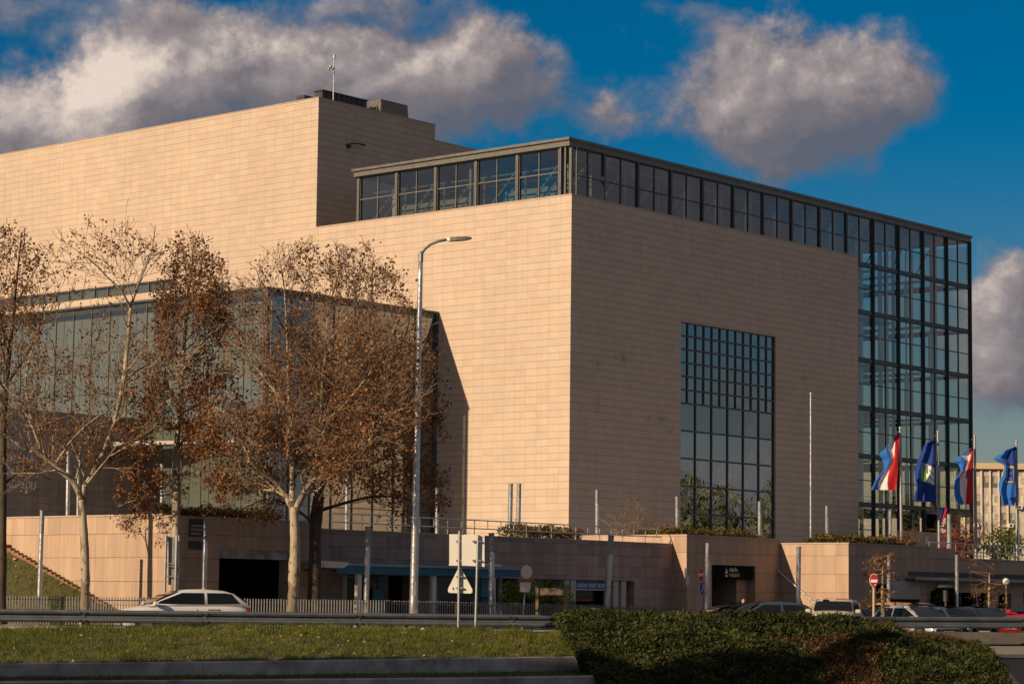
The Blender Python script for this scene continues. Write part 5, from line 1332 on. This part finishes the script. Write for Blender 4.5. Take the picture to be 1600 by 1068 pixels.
# planters with flowers behind the parked cars
for i,(x,mt,lab) in enumerate(((1369,'bamboo','green planter plant behind the no entry sign'),(1455,'redleaf','red-orange flowering plant behind the silver parked car'),(1437,'bamboo','small green plant behind the parked cars, left of the second flagpole'),(1527,'redleaf','red flowering plant near the third flagpole'),(1541,'bamboo','bright green plant beside the bare young tree'),(1600,'redleaf','red flowering plant cut by the right edge'))):
    bush('potted_plant',x,110,-.2,.75,1.45 if i else 1.6,420,mt,lab,'plant',.11,.6,'potted plants along the cafe fronts')
# ============================================================ CARS
def paint(name,col,metal=.2,rough=.28): return mat(name,col=col,rough=rough,metal=metal,spec=.6)
MAT['tyre']=mat('tyre_rubber',col=(.02,.02,.02),rough=.85); MAT['rim']=mat('alloy_rim',col=(.4,.4,.42),metal=.8,rough=.3); MAT['trim']=mat('black_trim',col=(.02,.02,.02),rough=.5); MAT['lens']=mat('headlight_lens',col=(.75,.75,.78),rough=.12,spec=.9); MAT['tail']=mat('tail_light',col=(.35,.01,.01),rough=.2)
def car(name,label,loc,rz,paintm,L_=4.3,W_=1.78,H=1.46,kind='hatch',group=None,plate_txt=None,roofbars=False):
    """front towards +x"""
    root=thing(name,loc,rz,label,'car',group); hw=W_/2; gc=.17; belt=.92 if H<1.6 else 1.0
    # lower body stations: x, z top, half width factor, z bottom
    if kind=='hatch': ST=[(-.5,.62,.80,.35),(-.495,.80,.88,.25),(-.47,.93,.93,.22),(-.42,.97,.97,.2),(-.30,.96,1,.2),(0,.95,1,.2),(.16,.94,1,.2),(.22,.93,.99,.2),(.33,.87,.98,.2),(.42,.79,.94,.2),(.47,.70,.87,.22),(.493,.60,.76,.27),(.5,.48,.68,.32)]
    elif kind=='van': ST=[(-.5,.7,.9,.35),(-.495,.95,.95,.28),(-.46,1.0,.99,.24),(-.2,1.0,1,.22),(.2,1.0,1,.22),(.28,.98,1,.22),(.40,.92,.98,.22),(.47,.84,.95,.24),(.495,.7,.92,.28),(.5,.5,.88,.32)]
    else: ST=[(-.5,.62,.80,.35),(-.495,.84,.87,.25),(-.46,.93,.92,.22),(-.40,.95,.96,.2),(-.28,.95,1,.2),(0,.93,1,.2),(.16,.92,1,.2),(.22,.90,.99,.2),(.33,.85,.98,.2),(.42,.77,.94,.2),(.47,.68,.87,.22),(.493,.58,.76,.27),(.5,.46,.68,.32)]
    m=MB(); k=10; vs=[]
    for (x,zt,wf,zb) in ST:
        w_=hw*wf; zt*=belt/.94
        ring=[(0,zb),(w_*.86,zb),(w_*.97,zb+.08),(w_,zb+.25),(w_*1.0,zt-.22),(w_*.975,zt-.09),(w_*.90,zt-.02),(w_*.55,zt+.015),(0,zt+.03)]
        full=[(x*L_,y,z) for y,z in ring]+[(x*L_,-y,z) for y,z in ring[-2:0:-1]]
        vs+=full
    n=len(full); fs=[(i*n+j,(i+1)*n+j,(i+1)*n+(j+1)%n,i*n+(j+1)%n) for i in range(len(ST)-1) for j in range(n)]
    fs.append(tuple(range(n))); fs.append(tuple(range((len(ST))*n-1,(len(ST)-1)*n-1,-1)))
    m.add(vs,fs); m.build('body',paintm,root,smooth=True)
    # cabin
    if kind=='hatch': CS=[(.295,belt-.02,0),(.25,belt+.09,.3),(.055,H-.09,.92),(.0,H-.02,1),(-.13,H,1),(-.30,H-.05,1),(-.375,H-.13,.9),(-.47,belt+.10,.2),(-.488,belt,0)]
    elif kind=='van': CS=[(.265,belt,0),(.25,belt+.1,.3),(.17,H-.10,.94),(.12,H-.03,1),(-.1,H,1),(-.38,H-.02,1),(-.44,H-.10,.95),(-.475,belt+.08,.2),(-.48,belt,0)]
    else: CS=[(.215,belt,0),(.18,belt+.10,.3),(.065,H-.09,.92),(.01,H-.02,1),(-.12,H,1),(-.24,H-.05,1),(-.30,H-.12,.9),(-.41,belt+.06,.2),(-.43,belt,0)]
    wb=hw*.93; wr=hw*.70 if kind!='van' else hw*.82
    def sec(x,z):
        f=(z-belt)/(H-belt); w_=lerp(wb,wr,min(max(f,0),1)); return w_
    m=MB(); vs=[]; NR=[(0,1),(.55,.995),(.88,.97),(1.0,.90),(1.0,.0)]
    for (x,z,f) in CS:
        w_=sec(x,z); hgt=z-belt+.03; pr=[(w_*.0,z),(w_*.6,z-.006),(w_*.9,z-.02*min(1,f+.2)),(lerp(w_,wb,.12),z-.09*f),(wb,belt-.05)]
        full=[(x*L_,y,zz) for y,zz in pr]+[(x*L_,-y,zz) for y,zz in pr[::-1][:-1]]
        vs+=full
    n=len(full); m.add(vs,[(i*n+j,i*n+j+1,(i+1)*n+j+1,(i+1)*n+j) for i in range(len(CS)-1) for j in range(n-1)]); m.build('roof',paintm,root,smooth=True)
    # glass panels
    def xz(i): return CS[i][0]*L_,CS[i][1]
    def glassq(P,nm): q=MB(); q.add(P,[tuple(range(len(P)))]); return q.build(nm,'g_blue',root)
    (xa,za),(xb,zb)=xz(0),xz(2); o_=.018
    wa,wb2=sec(0,za+.05)*.93,sec(0,zb)*.90
    xs0,zs0=lerp(xa,xb,.06),lerp(za,zb,.06)
    sc0=lambda y,x,z:(x,y,z)
    q=MB(); xm,zm,wm=CS[1][0]*L_+.03,CS[1][1]+.035,sec(0,CS[1][1])*.93
    rows_=[(xs0+.05,zs0+.05,wa),(xm,zm,wm),(lerp(xm,xb,.5)+.035,lerp(zm,zb,.5)+.045,lerp(wm,wb2,.5)),(xb+.03,zb+.025,wb2)]
    q.add([(x_+(-.05*abs(s_)**3*0),w__*s_,z_-.012*s_*s_) for x_,z_,w__ in rows_ for s_ in(-1,-.5,0,.5,1)],[(i*5+j,i*5+j+1,(i+1)*5+j+1,(i+1)*5+j) for i in range(3) for j in range(4)]); q.build('windscreen','g_blue',root,smooth=True)
    (xa,za),(xb,zb)=xz(8),xz(6)
    glassq([(lerp(xa,xb,.15)-.05,wa*.95,lerp(za,zb,.2)+.03),(lerp(xa,xb,.15)-.05,-wa*.95,lerp(za,zb,.2)+.03),(xb-.045,-wb2*.92,zb+.01),(xb-.045,wb2*.92,zb+.01)],'rear_window')
    for s in(1,-1):
        zb_=belt+.045; zt_=H-.135
        def sp(x,z): 
            f=(z-(belt-.05))/((H-.09)-(belt-.05)); y=lerp(wb,lerp(wr,wb,.12),f)+.012; return (x*L_,s*y,z)
        fx=CS[0][0]-.035; ft=CS[2][0]-.02; bx=CS[8][0]+.07; bt=CS[6][0]+.02; md=lerp(ft,bt,.47)
        P1=[sp(fx,zb_),sp(md+.012,zb_),sp(md+.012,zt_),sp(ft,zt_)]; P2=[sp(md-.012,zb_),sp(bx,zb_+.03),sp(bt+.0,zt_-.03),sp(bt+.05,zt_),sp(md-.012,zt_)]
        if s<0: P1=P1[::-1];P2=P2[::-1]
        glassq(P1,'side_window'); glassq(P2,'side_window')
        q=MB(); x0=(fx-.015)*L_; q.box(x0-.08,x0+.10,s*(hw*.98),s*(hw*.98+.20),belt-.02,belt+.12,.03); q.build('mirror',paintm,root)
        q=MB()
        for xx in(md*L_-.12,bt*L_*.62): q.box(xx-.10,xx+.10,s*hw*.985,s*(hw*.985+.035),belt-.13,belt-.10)
        q.build('door_handle',paintm,root)
        for xx in(.315,-.29):
            wh=thing('wheel',(xx*L_,s*(hw-.10),.32),0); wh.parent=root
            q=MB(); q.tube([(0,-.11,0),(0,.11,0)],.32,20); q.build('tyre','tyre',wh)
            q=MB(); q.tube([(0,s*.105,0),(0,s*.118,0)],.20,16); q.build('rim','rim',wh)
            q=MB(); q.tube([(xx*L_,s*(hw-.02),.34),(xx*L_,s*(hw+.004),.34)],.385,20); q.build('wheel_arch','trim',root)
        q=MB(); q.box(.455*L_,.487*L_,s*hw*.50,s*hw*.88,.58,.70,.02); q.build('headlight','lens',root)
        q=MB(); q.box(-.500*L_,-.47*L_,s*hw*.60,s*hw*.90,.70,.86,.02); q.build('tail_light','tail',root)
    q=MB(); q.box(-.12*L_,.03*L_,-wr*.6,wr*.6,H+.012,H+.022); q.build('sunroof','g_blue',root)
    for s in(1,-1):
        for xx in(.14,-.075,-.25): q=MB(); q.box(xx*L_-.006,xx*L_+.006,s*hw*.995,s*hw*1.004,.30,belt-.12); q.build('door_seam','trim',root)
        q=MB(); q.box(-.26*L_,.26*L_,s*hw*.99,s*hw*1.012,.22,.32); q.build('sill','trim',root)
    q=MB(); q.box(.48*L_,.503*L_,-hw*.45,hw*.45,.38,.55,.02); q.build('grille','trim',root)
    q=MB(); q.box(.503*L_,.508*L_,-.26,.26,.36,.47); q.build('number_plate','white',root); q=MB(); q.box(-.508*L_,-.50*L_,-.26,.26,.55,.66); q.build('number_plate','white',root)
    if roofbars:
        for s in(1,-1): q=MB(); q.tube([(.0,s*wr*.9,H+.03),(-.3*L_,s*wr*.9,H+.02)],.02,6); q.build('roof_bar','trim',root)
    return root
pw_=paint('white_car_paint',(.62,.62,.63),.1); pb_=paint('blue_grey_car_paint',(.05,.08,.11),.4); pbe=paint('beige_van_paint',(.45,.40,.30),.0,.45); pr_=paint('red_car_paint',(.40,.015,.02),.1); pd=paint('dark_blue_car_paint',(.02,.03,.05),.3); ps=paint('silver_car_paint',(.55,.56,.58),.3); po=paint('tan_van_paint',(.35,.18,.07),.0,.5); pk=paint('black_car_paint',(.015,.016,.02),.3)
# white hatchback on the road
c=gx(283,79.3,0); car('hatchback_car','white hatchback driving left past the garage wall behind the guardrail',c,R(180+20),pw_,4.28,1.80,1.47,'hatch')
c=gx(1192,89,-.12); car('sedan_car','dark blue-grey sedan seen from the side above the hedge, left of the beige van',c,R(180+12),pb_,4.6,1.8,1.42,'sedan')
c=gx(1146,97,-.15); car('parked_car','small dark car nose just showing behind the blue-grey sedan',c,R(180+15),pd,4.1,1.7,1.36,'hatch')
c=gx(1264,95,-.2); car('parked_car','pale silver car partly hidden behind the beige van',c,R(180-20),ps,4.3,1.75,1.30,'hatch')
c=gx(1306,86,-.0); car('old_van','old beige boxy van facing the camera behind the guardrail',c,R(-90-14),pbe,3.9,1.62,1.40,'van')
GP='cars parked in front of the cafe wall'
for x,Y,rz,p_,k,H_,lab in((1368,101,-75,pd,'hatch',1.45,'dark blue parked car behind the no entry sign'),(1432,97,-62,ps,'hatch',1.50,'silver parked car with a bright headlight between the first two flagpoles'),
    (1488,100,-62,pb_,'sedan',1.45,'blue-grey parked car between the second and third flagpoles'),(1534,104,-66,pd,'hatch',1.47,'dark blue parked car behind the third flagpole'),(1569,111,-70,pk,'hatch',1.45,'small dark parked car partly hidden by the red car'),(1424,106,-62,po,'van',1.62,'tan orange roofed vehicle behind the silver parked car'),(1400,108,-70,pk,'sedan',1.5,'dark parked car left of the tan roofed vehicle')):
    car('parked_car',lab,gx(x,Y,-.28),R(rz),p_,4.2,1.76,H_,k,GP)
c=gx(1640,87,.05); car('red_car','bright red car cut by the right edge of the photo',c,R(-142),pr_,4.2,1.8,1.48,'hatch')
# ============================================================ FLAGPOLES, PLINTHS AND FLAGS
poles=[(1410,1406.5,669,116,'first flagpole from the left, beside the tricolour flag'),(1469,1465.5,675,118,'second flagpole from the left, beside the dark blue emblem flag'),(1526,1523,681,120,'third flagpole from the left, beside the tricolour flag with the chequered shield'),(1590,1588,689,123,'rightmost flagpole, beside the plain blue flag')]
for (xb,xt,yt,Y,lab) in poles:
    b=gx(xb,Y,.55); t=at(xt,yt,Y)-b; root=thing('flagpole',b,0,'slim white metal '+lab,'flagpole','flagpoles before the tall glazing')
    m=MB(); m.tube([(0,0,0),t*.33,t*.66,t],[.085,.078,.070,.055],10); m.build('pole','galv',root)
    m=MB(); m.tube([(0,0,0),(0,0,.35)],[.20,.09],10); m.build('base_cone','white_metal',root)
    m=MB(); m.tube([t,t+Vector((0,0,.08))],.075,8); m.build('cap','steel',root)
    m=MB(); m.tube([t*.985,t*.985+Vector((-.18,0,-.05))],.018,5); m.tube([t*.42+Vector((-.12,0,0)),t*.42+Vector((.1,0,0))],.03,6); m.build('halyard_arm','steel',root)
    m=MB(); m.box(-.36,.36,-.36,.36,-1.1,-.01,.03); o=m.build('plinth','concrete_light'); o.location=b; tag(o,'pale concrete cube carrying the '+lab.split(',')[0],'plinth','concrete plinths under the flagpoles')
def cloth(name,col): 
    m=bpy.data.materials.new(name); m.use_nodes=True; T=NT(m.node_tree); b=T.n['Principled BSDF']; b.inputs['Base Color'].default_value=(*col,1); b.inputs['Roughness'].default_value=.75; b.inputs['Sheen Weight'].default_value=.2
    tl=T.add('ShaderNodeBsdfTranslucent'); tl.inputs[0].default_value=(*col,1); mx=T.add('ShaderNodeMixShader'); mx.inputs[0].default_value=.35
    T.l.new(b.outputs[0],mx.inputs[1]); T.l.new(tl.outputs[0],mx.inputs[2]); T.l.new(mx.outputs[0],T.n['Material Output'].inputs[0]); return m
FC=[cloth('flag_red',(.60,.012,.018)),cloth('flag_white',(.85,.84,.84)),cloth('flag_blue',(.02,.17,.60)),cloth('flag_navy',(.008,.045,.30)),cloth('flag_green',(.06,.32,.03)),cloth('flag_sky',(.05,.38,.62)),cloth('flag_yellow',(.55,.50,.08)),cloth('flag_grey',(.14,.18,.26)),cloth('flag_brown',(.25,.15,.06))]
def flag(rows,Y,ox,oy,sc,colf,label,folds=3.0,amp=.22,ns=36,ph=0.0,nt=70):
    """rows: (y, [x pole edge ... x outer edge]) in crop pixels; colour from colf(s,t)"""
    def row(t):
        y0=rows[0][0];y1=rows[-1][0]; y=lerp(y0,y1,t)
        for a,b in zip(rows[:-1],rows[1:]):
            if y<=b[0]: k=(y-a[0])/(b[0]-a[0]); k=k*k*(3-2*k); return y,[lerp(p,q,k) for p,q in zip(a[1],b[1])]
        return rows[-1]
    N_=len(rows[0][1])-1; V=[];C=None
    org=at(ox+rows[0][1][0]/sc,oy+rows[0][0]/sc,Y)
    for j in range(nt+1):
        y,xs=row(j/nt)
        for i in range(ns+1):
            s=i/ns*N_; k=min(int(s),N_-1); x=lerp(xs[k],xs[k+1],s-k); s_=i/ns
            slant=rows_slant(s_)*1.0
            dep=.65*amp*s_**.6*math.sin(folds*6.28*(s_*.55+.16*j/nt)+ph+2.2*math.sin(j/nt*4+ph))+.3*amp*math.sin(j/nt*9+s_*3+ph)*s_
            p=at(ox+x/sc,oy+(y+slant*(1-0))/sc,Y+dep); V.append(tuple(p-org))
    F=[];MI=[]
    for j in range(nt):
        for i in range(ns): F.append((j*(ns+1)+i,j*(ns+1)+i+1,(j+1)*(ns+1)+i+1,(j+1)*(ns+1)+i)); MI.append(colf((i+.5)/ns,(j+.5)/nt))
    o=npmesh('flag',V,F,FC,mi=MI); o.location=org; o.data.polygons.foreach_set('use_smooth',[True]*len(o.data.polygons)); tag(o,label,'flag','flags flying before the tall glazing'); return o
def rows_slant(s): return 0.0
S8=7.625
def tri_col(s,t): return 0 if s<1/3 else (1 if s<2/3 else 2)
flag([(112,[345,343,341,339]),(190,[346,276,272,268]),(235,[344,294,236,226]),(285,[341,291,204,188]),(380,[336,285,235,106]),(450,[331,262,248,145]),(540,[327,235,215,163]),(575,[326,222,170,150]),(650,[318,207,125,80]),(720,[314,202,95,42]),(800,[304,212,93,8])],
     115.8,1360,660,S8,tri_col,'red, white and blue tricolour flag hanging beside the first flagpole',amp=.20)
def emb2(s,t):
    # quartered picture emblem near the pole side, mid height
    a=(s-.38)/.40; b=(t-.545)/.145; bb=b+ (s-.4)*.9
    if abs(a)<.82 and abs(bb)<1:
        if abs(a)>.76 or abs(bb)>.92: return 6
        if a>.22: return 4 if bb>-.3 else 2
        if a>.02 and bb<.0: return 8
        return 5 if (math.sin(9*bb+4*a)>.55 and a<-.1) else 1
    return 3
flag([(205,[762,757,752,748]),(250,[762,735,690,650]),(310,[765,725,670,625]),(400,[768,710,640,585]),(480,[770,700,610,550]),(580,[772,700,610,525]),(700,[774,700,620,535]),(770,[775,705,625,548]),(860,[776,700,610,525]),(925,[777,700,600,515]),(942,[778,700,620,535])],
     117.8,1360,660,S8,emb2,'dark blue flag with a green, white and sky blue picture emblem beside the second flagpole',amp=.24,ph=1.0,ns=60,nt=100)
def emb3(s,t):
    c=tri_col(s,t)
    if c==1 and .40<t<.53 and s>.34: return 0 if (int(s*30)+int(t*60))%2 else 1
    if c==2 and .40<t<.53 and s<.85: return 0 if (int(s*30)+int(t*60))%2 else 1
    if .20<s<.33 and .40<t<.57: return 7 if (int(s*60)+int(t*40))%2 else 3
    return c
# third flag in crop coords of region [1480,700,1600,880] scale 5.933
flag([(-8,[243,241,240,238]),(20,[242,205,185,165]),(65,[240,218,126,118]),(90,[238,212,152,78]),(110,[236,205,180,55]),(150,[232,190,178,105]),(205,[230,180,165,125]),(240,[232,178,140,110]),(300,[234,185,118,72]),(360,[234,180,118,64]),(430,[234,176,122,66]),(470,[232,174,140,72]),(505,[228,172,150,80]),(520,[226,170,150,82])],
     119.8,1480,700,5.933,emb3,'red, white and blue tricolour flag with a red chequered shield beside the third flagpole',amp=.20,ph=2.0,ns=48,nt=90)
def emb4(s,t):
    if .33<t<.62 and .12<s<.62:
        if min(abs(s-.14),abs(s-.60))<.02 or min(abs(t-.35),abs(t-.60))<.012: return 6
        return 7 if int(t*34)%3==0 and .25<s<.5 else 3
    if s>.93 and .33<t<.5: return 6
    return 2 if (t>.62 or s>.55) else 3
flag([(-18,[637,632,628,622]),(30,[637,600,560,520]),(95,[637,590,520,432]),(165,[636,590,550,528]),(250,[636,590,550,508]),(330,[635,580,530,478]),(400,[634,580,530,482]),(470,[634,590,550,505]),(527,[630,600,560,515])],
     122.8,1480,700,5.933,emb4,'blue flag with a faint yellow framed emblem beside the rightmost flagpole',amp=.24,ph=.4,ns=60,nt=90)
o=flag([(250,[1190,1175,1160,1150]),(300,[1195,1170,1150,1130]),(360,[1180,1150,1130,1110]),(420,[1150,1135,1120,1105]),(470,[1130,1120,1112,1105])],128,1330,760,8.0,lambda s,t:3 if s>.3 else 0,'small dark blue flag fluttering low behind the second flagpole',amp=.1,ns=12,nt=20)
# cafe parasol / awning at right
r=thing('cafe_awning',B(-4.3,VR-.8,2.3),A,'sloping dark cafe awning with a pale triangular side at the right wall','awning')
m=MB(); m.add([(0,.75,.35),(2.6,.75,.35),(2.6,-.5,-.55),(0,-.5,-.55)],[(0,1,2,3)]); m.build('canopy','dark',r)
m=MB(); m.add([(0,.75,.35),(0,.75,-.55),(0,-.5,-.55)],[(0,1,2)]); m.build('side_panel','concrete_light',r)
m=MB(); m.tube([(2.5,-.45,-2.7),(2.5,-.45,-.5)],.04,6); m.tube([(.1,-.45,-2.7),(.1,-.45,-.5)],.04,6); m.build('frame','dark',r)
for x,Y,yt,lab in((1478,109,913,'black patio heater with a flat round hood between flagpoles'),):
    b=gx(x,Y,-.4); h=at(x,yt,Y).z+.4; r=thing('patio_heater',b,0,lab,'heater'); m=MB(); m.tube([(0,0,0),(0,0,h*.85)],.06,8); m.tube([(0,0,h*.7),(0,0,h*.95)],.12,10); m.build('post','dark',r); m=MB(); m.tube([(0,0,h*.95),(0,0,h)],[.42,.30],14); m.build('hood','dark',r)
b=gx(1573,109,-.4); h=at(1573,912,109).z+.4; r=thing('globe_lamp',b,0,'lamp post with a pale globe beside the cafe awning','lamp'); m=MB(); m.tube([(0,0,0),(0,0,h)],.045,8); m.build('post','wood',r); m=MB(); m.ball((0,0,h+.12),.17,12,8); m.build('globe','white_metal',r)
# columns under the overhang
for u,w_,lab in((46.9,.45,'broad black column under the glazed overhang, left of two'),(50.0,.75,'broad black column under the glazed overhang, right of two')):
    m=MB(); m.box(u,u+w_,1.0,1.9,3.3,8.2); lp(m,'ground_column','dark',org=(u,1,3.3))
m=MB(); m.box(43.9,46.5,2.2,2.6,3.3,8.2); lp(m,'entrance_recess','black')
# ============================================================ PEOPLE
MAT['skin']=mat('skin',col=(.42,.24,.17),rough=.6); MAT['hair']=mat('dark_hair',col=(.03,.02,.015),rough=.7)
def person(loc,rz,label,top,trou,lean=0.0,h=1.74):
    root=thing('person',loc,rz,label,'person'); k=h/1.74
    J={'pel':(0,0,.95),'sp':(0,0,1.18),'ch':(0,.0,1.38),'nk':(0,.0,1.50),'hb':(0,.01,1.56),
       'hL':(.10,0,.90),'kL':(.11,.03,.50),'aL':(.11,-.02,.09),'tL':(.12,.14,.04),'hR':(-.10,0,.90),'kR':(-.12,.05,.50),'aR':(-.13,.02,.09),'tR':(-.14,.18,.04),
       'sL':(.19,0,1.42),'eL':(.25,-.03,1.14),'wL':(.24,.10,.90),'sR':(-.19,0,1.42),'eR':(-.26,0,1.14),'wR':(-.20,.20,.98)}
    Rr={'pel':.15,'sp':.135,'ch':.155,'nk':.062,'hb':.06,'hL':.10,'kL':.065,'aL':.045,'tL':.035,'hR':.10,'kR':.065,'aR':.045,'tR':.035,'sL':.065,'eL':.048,'wL':.033,'sR':.065,'eR':.048,'wR':.033}
    for s in('L','R'):
        w_=Vector(J['w'+s]); e=Vector(J['e'+s]); d=(w_-e).normalized(); J['p'+s]=tuple(w_+d*.07); Rr['p'+s]=.030
    E=[('pel','sp'),('sp','ch'),('ch','nk'),('nk','hb'),('pel','hL'),('hL','kL'),('kL','aL'),('aL','tL'),('pel','hR'),('hR','kR'),('kR','aR'),('aR','tR'),('ch','sL'),('sL','eL'),('eL','wL'),('wL','pL'),('ch','sR'),('sR','eR'),('eR','wR'),('wR','pR')]
    names=list(J)
    for s in('L','R'):
        p=Vector(J['p'+s]); w_=Vector(J['w'+s]); d=(p-w_).normalized(); side=Vector((0,1,0))
        for f in range(4):
            off=(f-1.5)*.018; a=p+side*off+d*.045; c=a+d*(.035-.006*abs(f-1.5))+Vector((-.01 if s=='L' else .01,0,0)); J[f'f{s}{f}']=tuple(a); J[f'g{s}{f}']=tuple(c); Rr[f'f{s}{f}']=.009; Rr[f'g{s}{f}']=.007; E+=[('p'+s,f'f{s}{f}'),(f'f{s}{f}',f'g{s}{f}')]
        a=w_+d*.03+side*.035; J['th'+s]=tuple(a); Rr['th'+s]=.010; c=a+d*.03+side*.012; J['ti'+s]=tuple(c); Rr['ti'+s]=.008; E+=[('w'+s,'th'+s),('th'+s,'ti'+s)]
    names=list(J); me=bpy.data.meshes.new('body'); me.from_pydata([tuple(Vector(J[n])*k) for n in names],[(names.index(a),names.index(b)) for a,b in E],[]); o=bpy.data.objects.new('body',me); COL.objects.link(o); 
    md=o.modifiers.new('Skin','SKIN'); 
    if not me.skin_vertices: me.attributes.new('x','FLOAT','POINT')
    for i,n in enumerate(names): me.skin_vertices[0].data[i].radius=(Rr[n]*k*(1.15 if n in('pel','sp','ch') else 1),Rr[n]*k*(.8 if n in('pel','sp','ch') else 1)); me.skin_vertices[0].data[i].use_root=(n=='pel')
    o.modifiers.new('Sub','SUBSURF').levels=1
    dg=bpy.context.evaluated_depsgraph_get(); dg.update(); em=bpy.data.meshes.new_from_object(o.evaluated_get(dg)); bpy.data.objects.remove(o)
    em.name='body'; em.materials.clear()
    for q in(top,trou,'skin','trim'): em.materials.append(MAT[q] if isinstance(q,str) else q)
    for p in em.polygons:
        c=p.center/k; p.use_smooth=True
        p.material_index=3 if c.z<.12 else (1 if c.z<.93 and abs(c.x)<.19 else (2 if (c.z>1.50 or (abs(c.x)>.17 and c.z<.97)) else 0))
    ob=bpy.data.objects.new('body',em); COL.objects.link(ob); ob.parent=root
    hd_=MB(); c=Vector((0,.02,1.635))*k; vs=[]
    def hp(s,t):
        th=2*math.pi*s; ph=math.pi*t; x=.075*math.sin(ph)*math.cos(th); y=.095*math.sin(ph)*math.sin(th); z=.115*math.cos(ph)
        if y>0 and z<0: x*=.86; 
        y+= .022*math.exp(-((x/.014)**2+((z+.012)/.025)**2)) if y>.05 else 0
        y-= .010*math.exp(-(((abs(x)-.03)/.014)**2+((z-.012)/.014)**2)) if y>.03 else 0
        y-= .006*math.exp(-((x/.025)**2+((z+.055)/.006)**2)) if y>.03 else 0
        return c+Vector((x,y,z))*k
    hd_.grid(hp,28,20)
    for s in(1,-1): hd_.ball(c+Vector((s*.078,0,-.005))*k,.018*k,8,6,1.6)
    hd_.build('head','skin',root,smooth=True)
    e_=MB(); 
    for s in(1,-1): e_.ball(c+Vector((s*.03,.078,.012))*k,.010*k,8,6)
    e_.build('eyes','white',root); hr=MB(); hr.grid(lambda s,t: c+Vector((.083*math.sin(1.75*t)*math.cos(6.28*s),-.012+.103*math.sin(1.75*t)*math.sin(6.28*s)*(1 if math.sin(6.28*s)<0 else max(.3,1-.62*t)),.012+.118*math.cos(1.75*t)))*k,20,8); hr.build('hair','hair',root,smooth=True)
    return root
MAT['cloth_dark']=mat('dark_clothing',col=(.02,.02,.025),rough=.9); MAT['cloth_hiviz']=mat('yellow_jacket',col=(.55,.60,.04),rough=.7); MAT['cloth_grey']=mat('grey_clothing',col=(.12,.12,.13),rough=.9); MAT['cloth_jeans']=mat('blue_jeans',col=(.03,.05,.10),rough=.9)
person(gx(1161,104.5,-.35),R(200),'person in dark clothes standing at the black shop doorway','cloth_dark','cloth_dark')
person(gx(1278,92,-.36),R(150),'person walking behind the beige van, only the head showing','cloth_grey','cloth_jeans')
person(gx(1397.5,99,-.42),R(170),'person in a yellow high visibility jacket among the parked cars','cloth_hiviz','cloth_jeans')
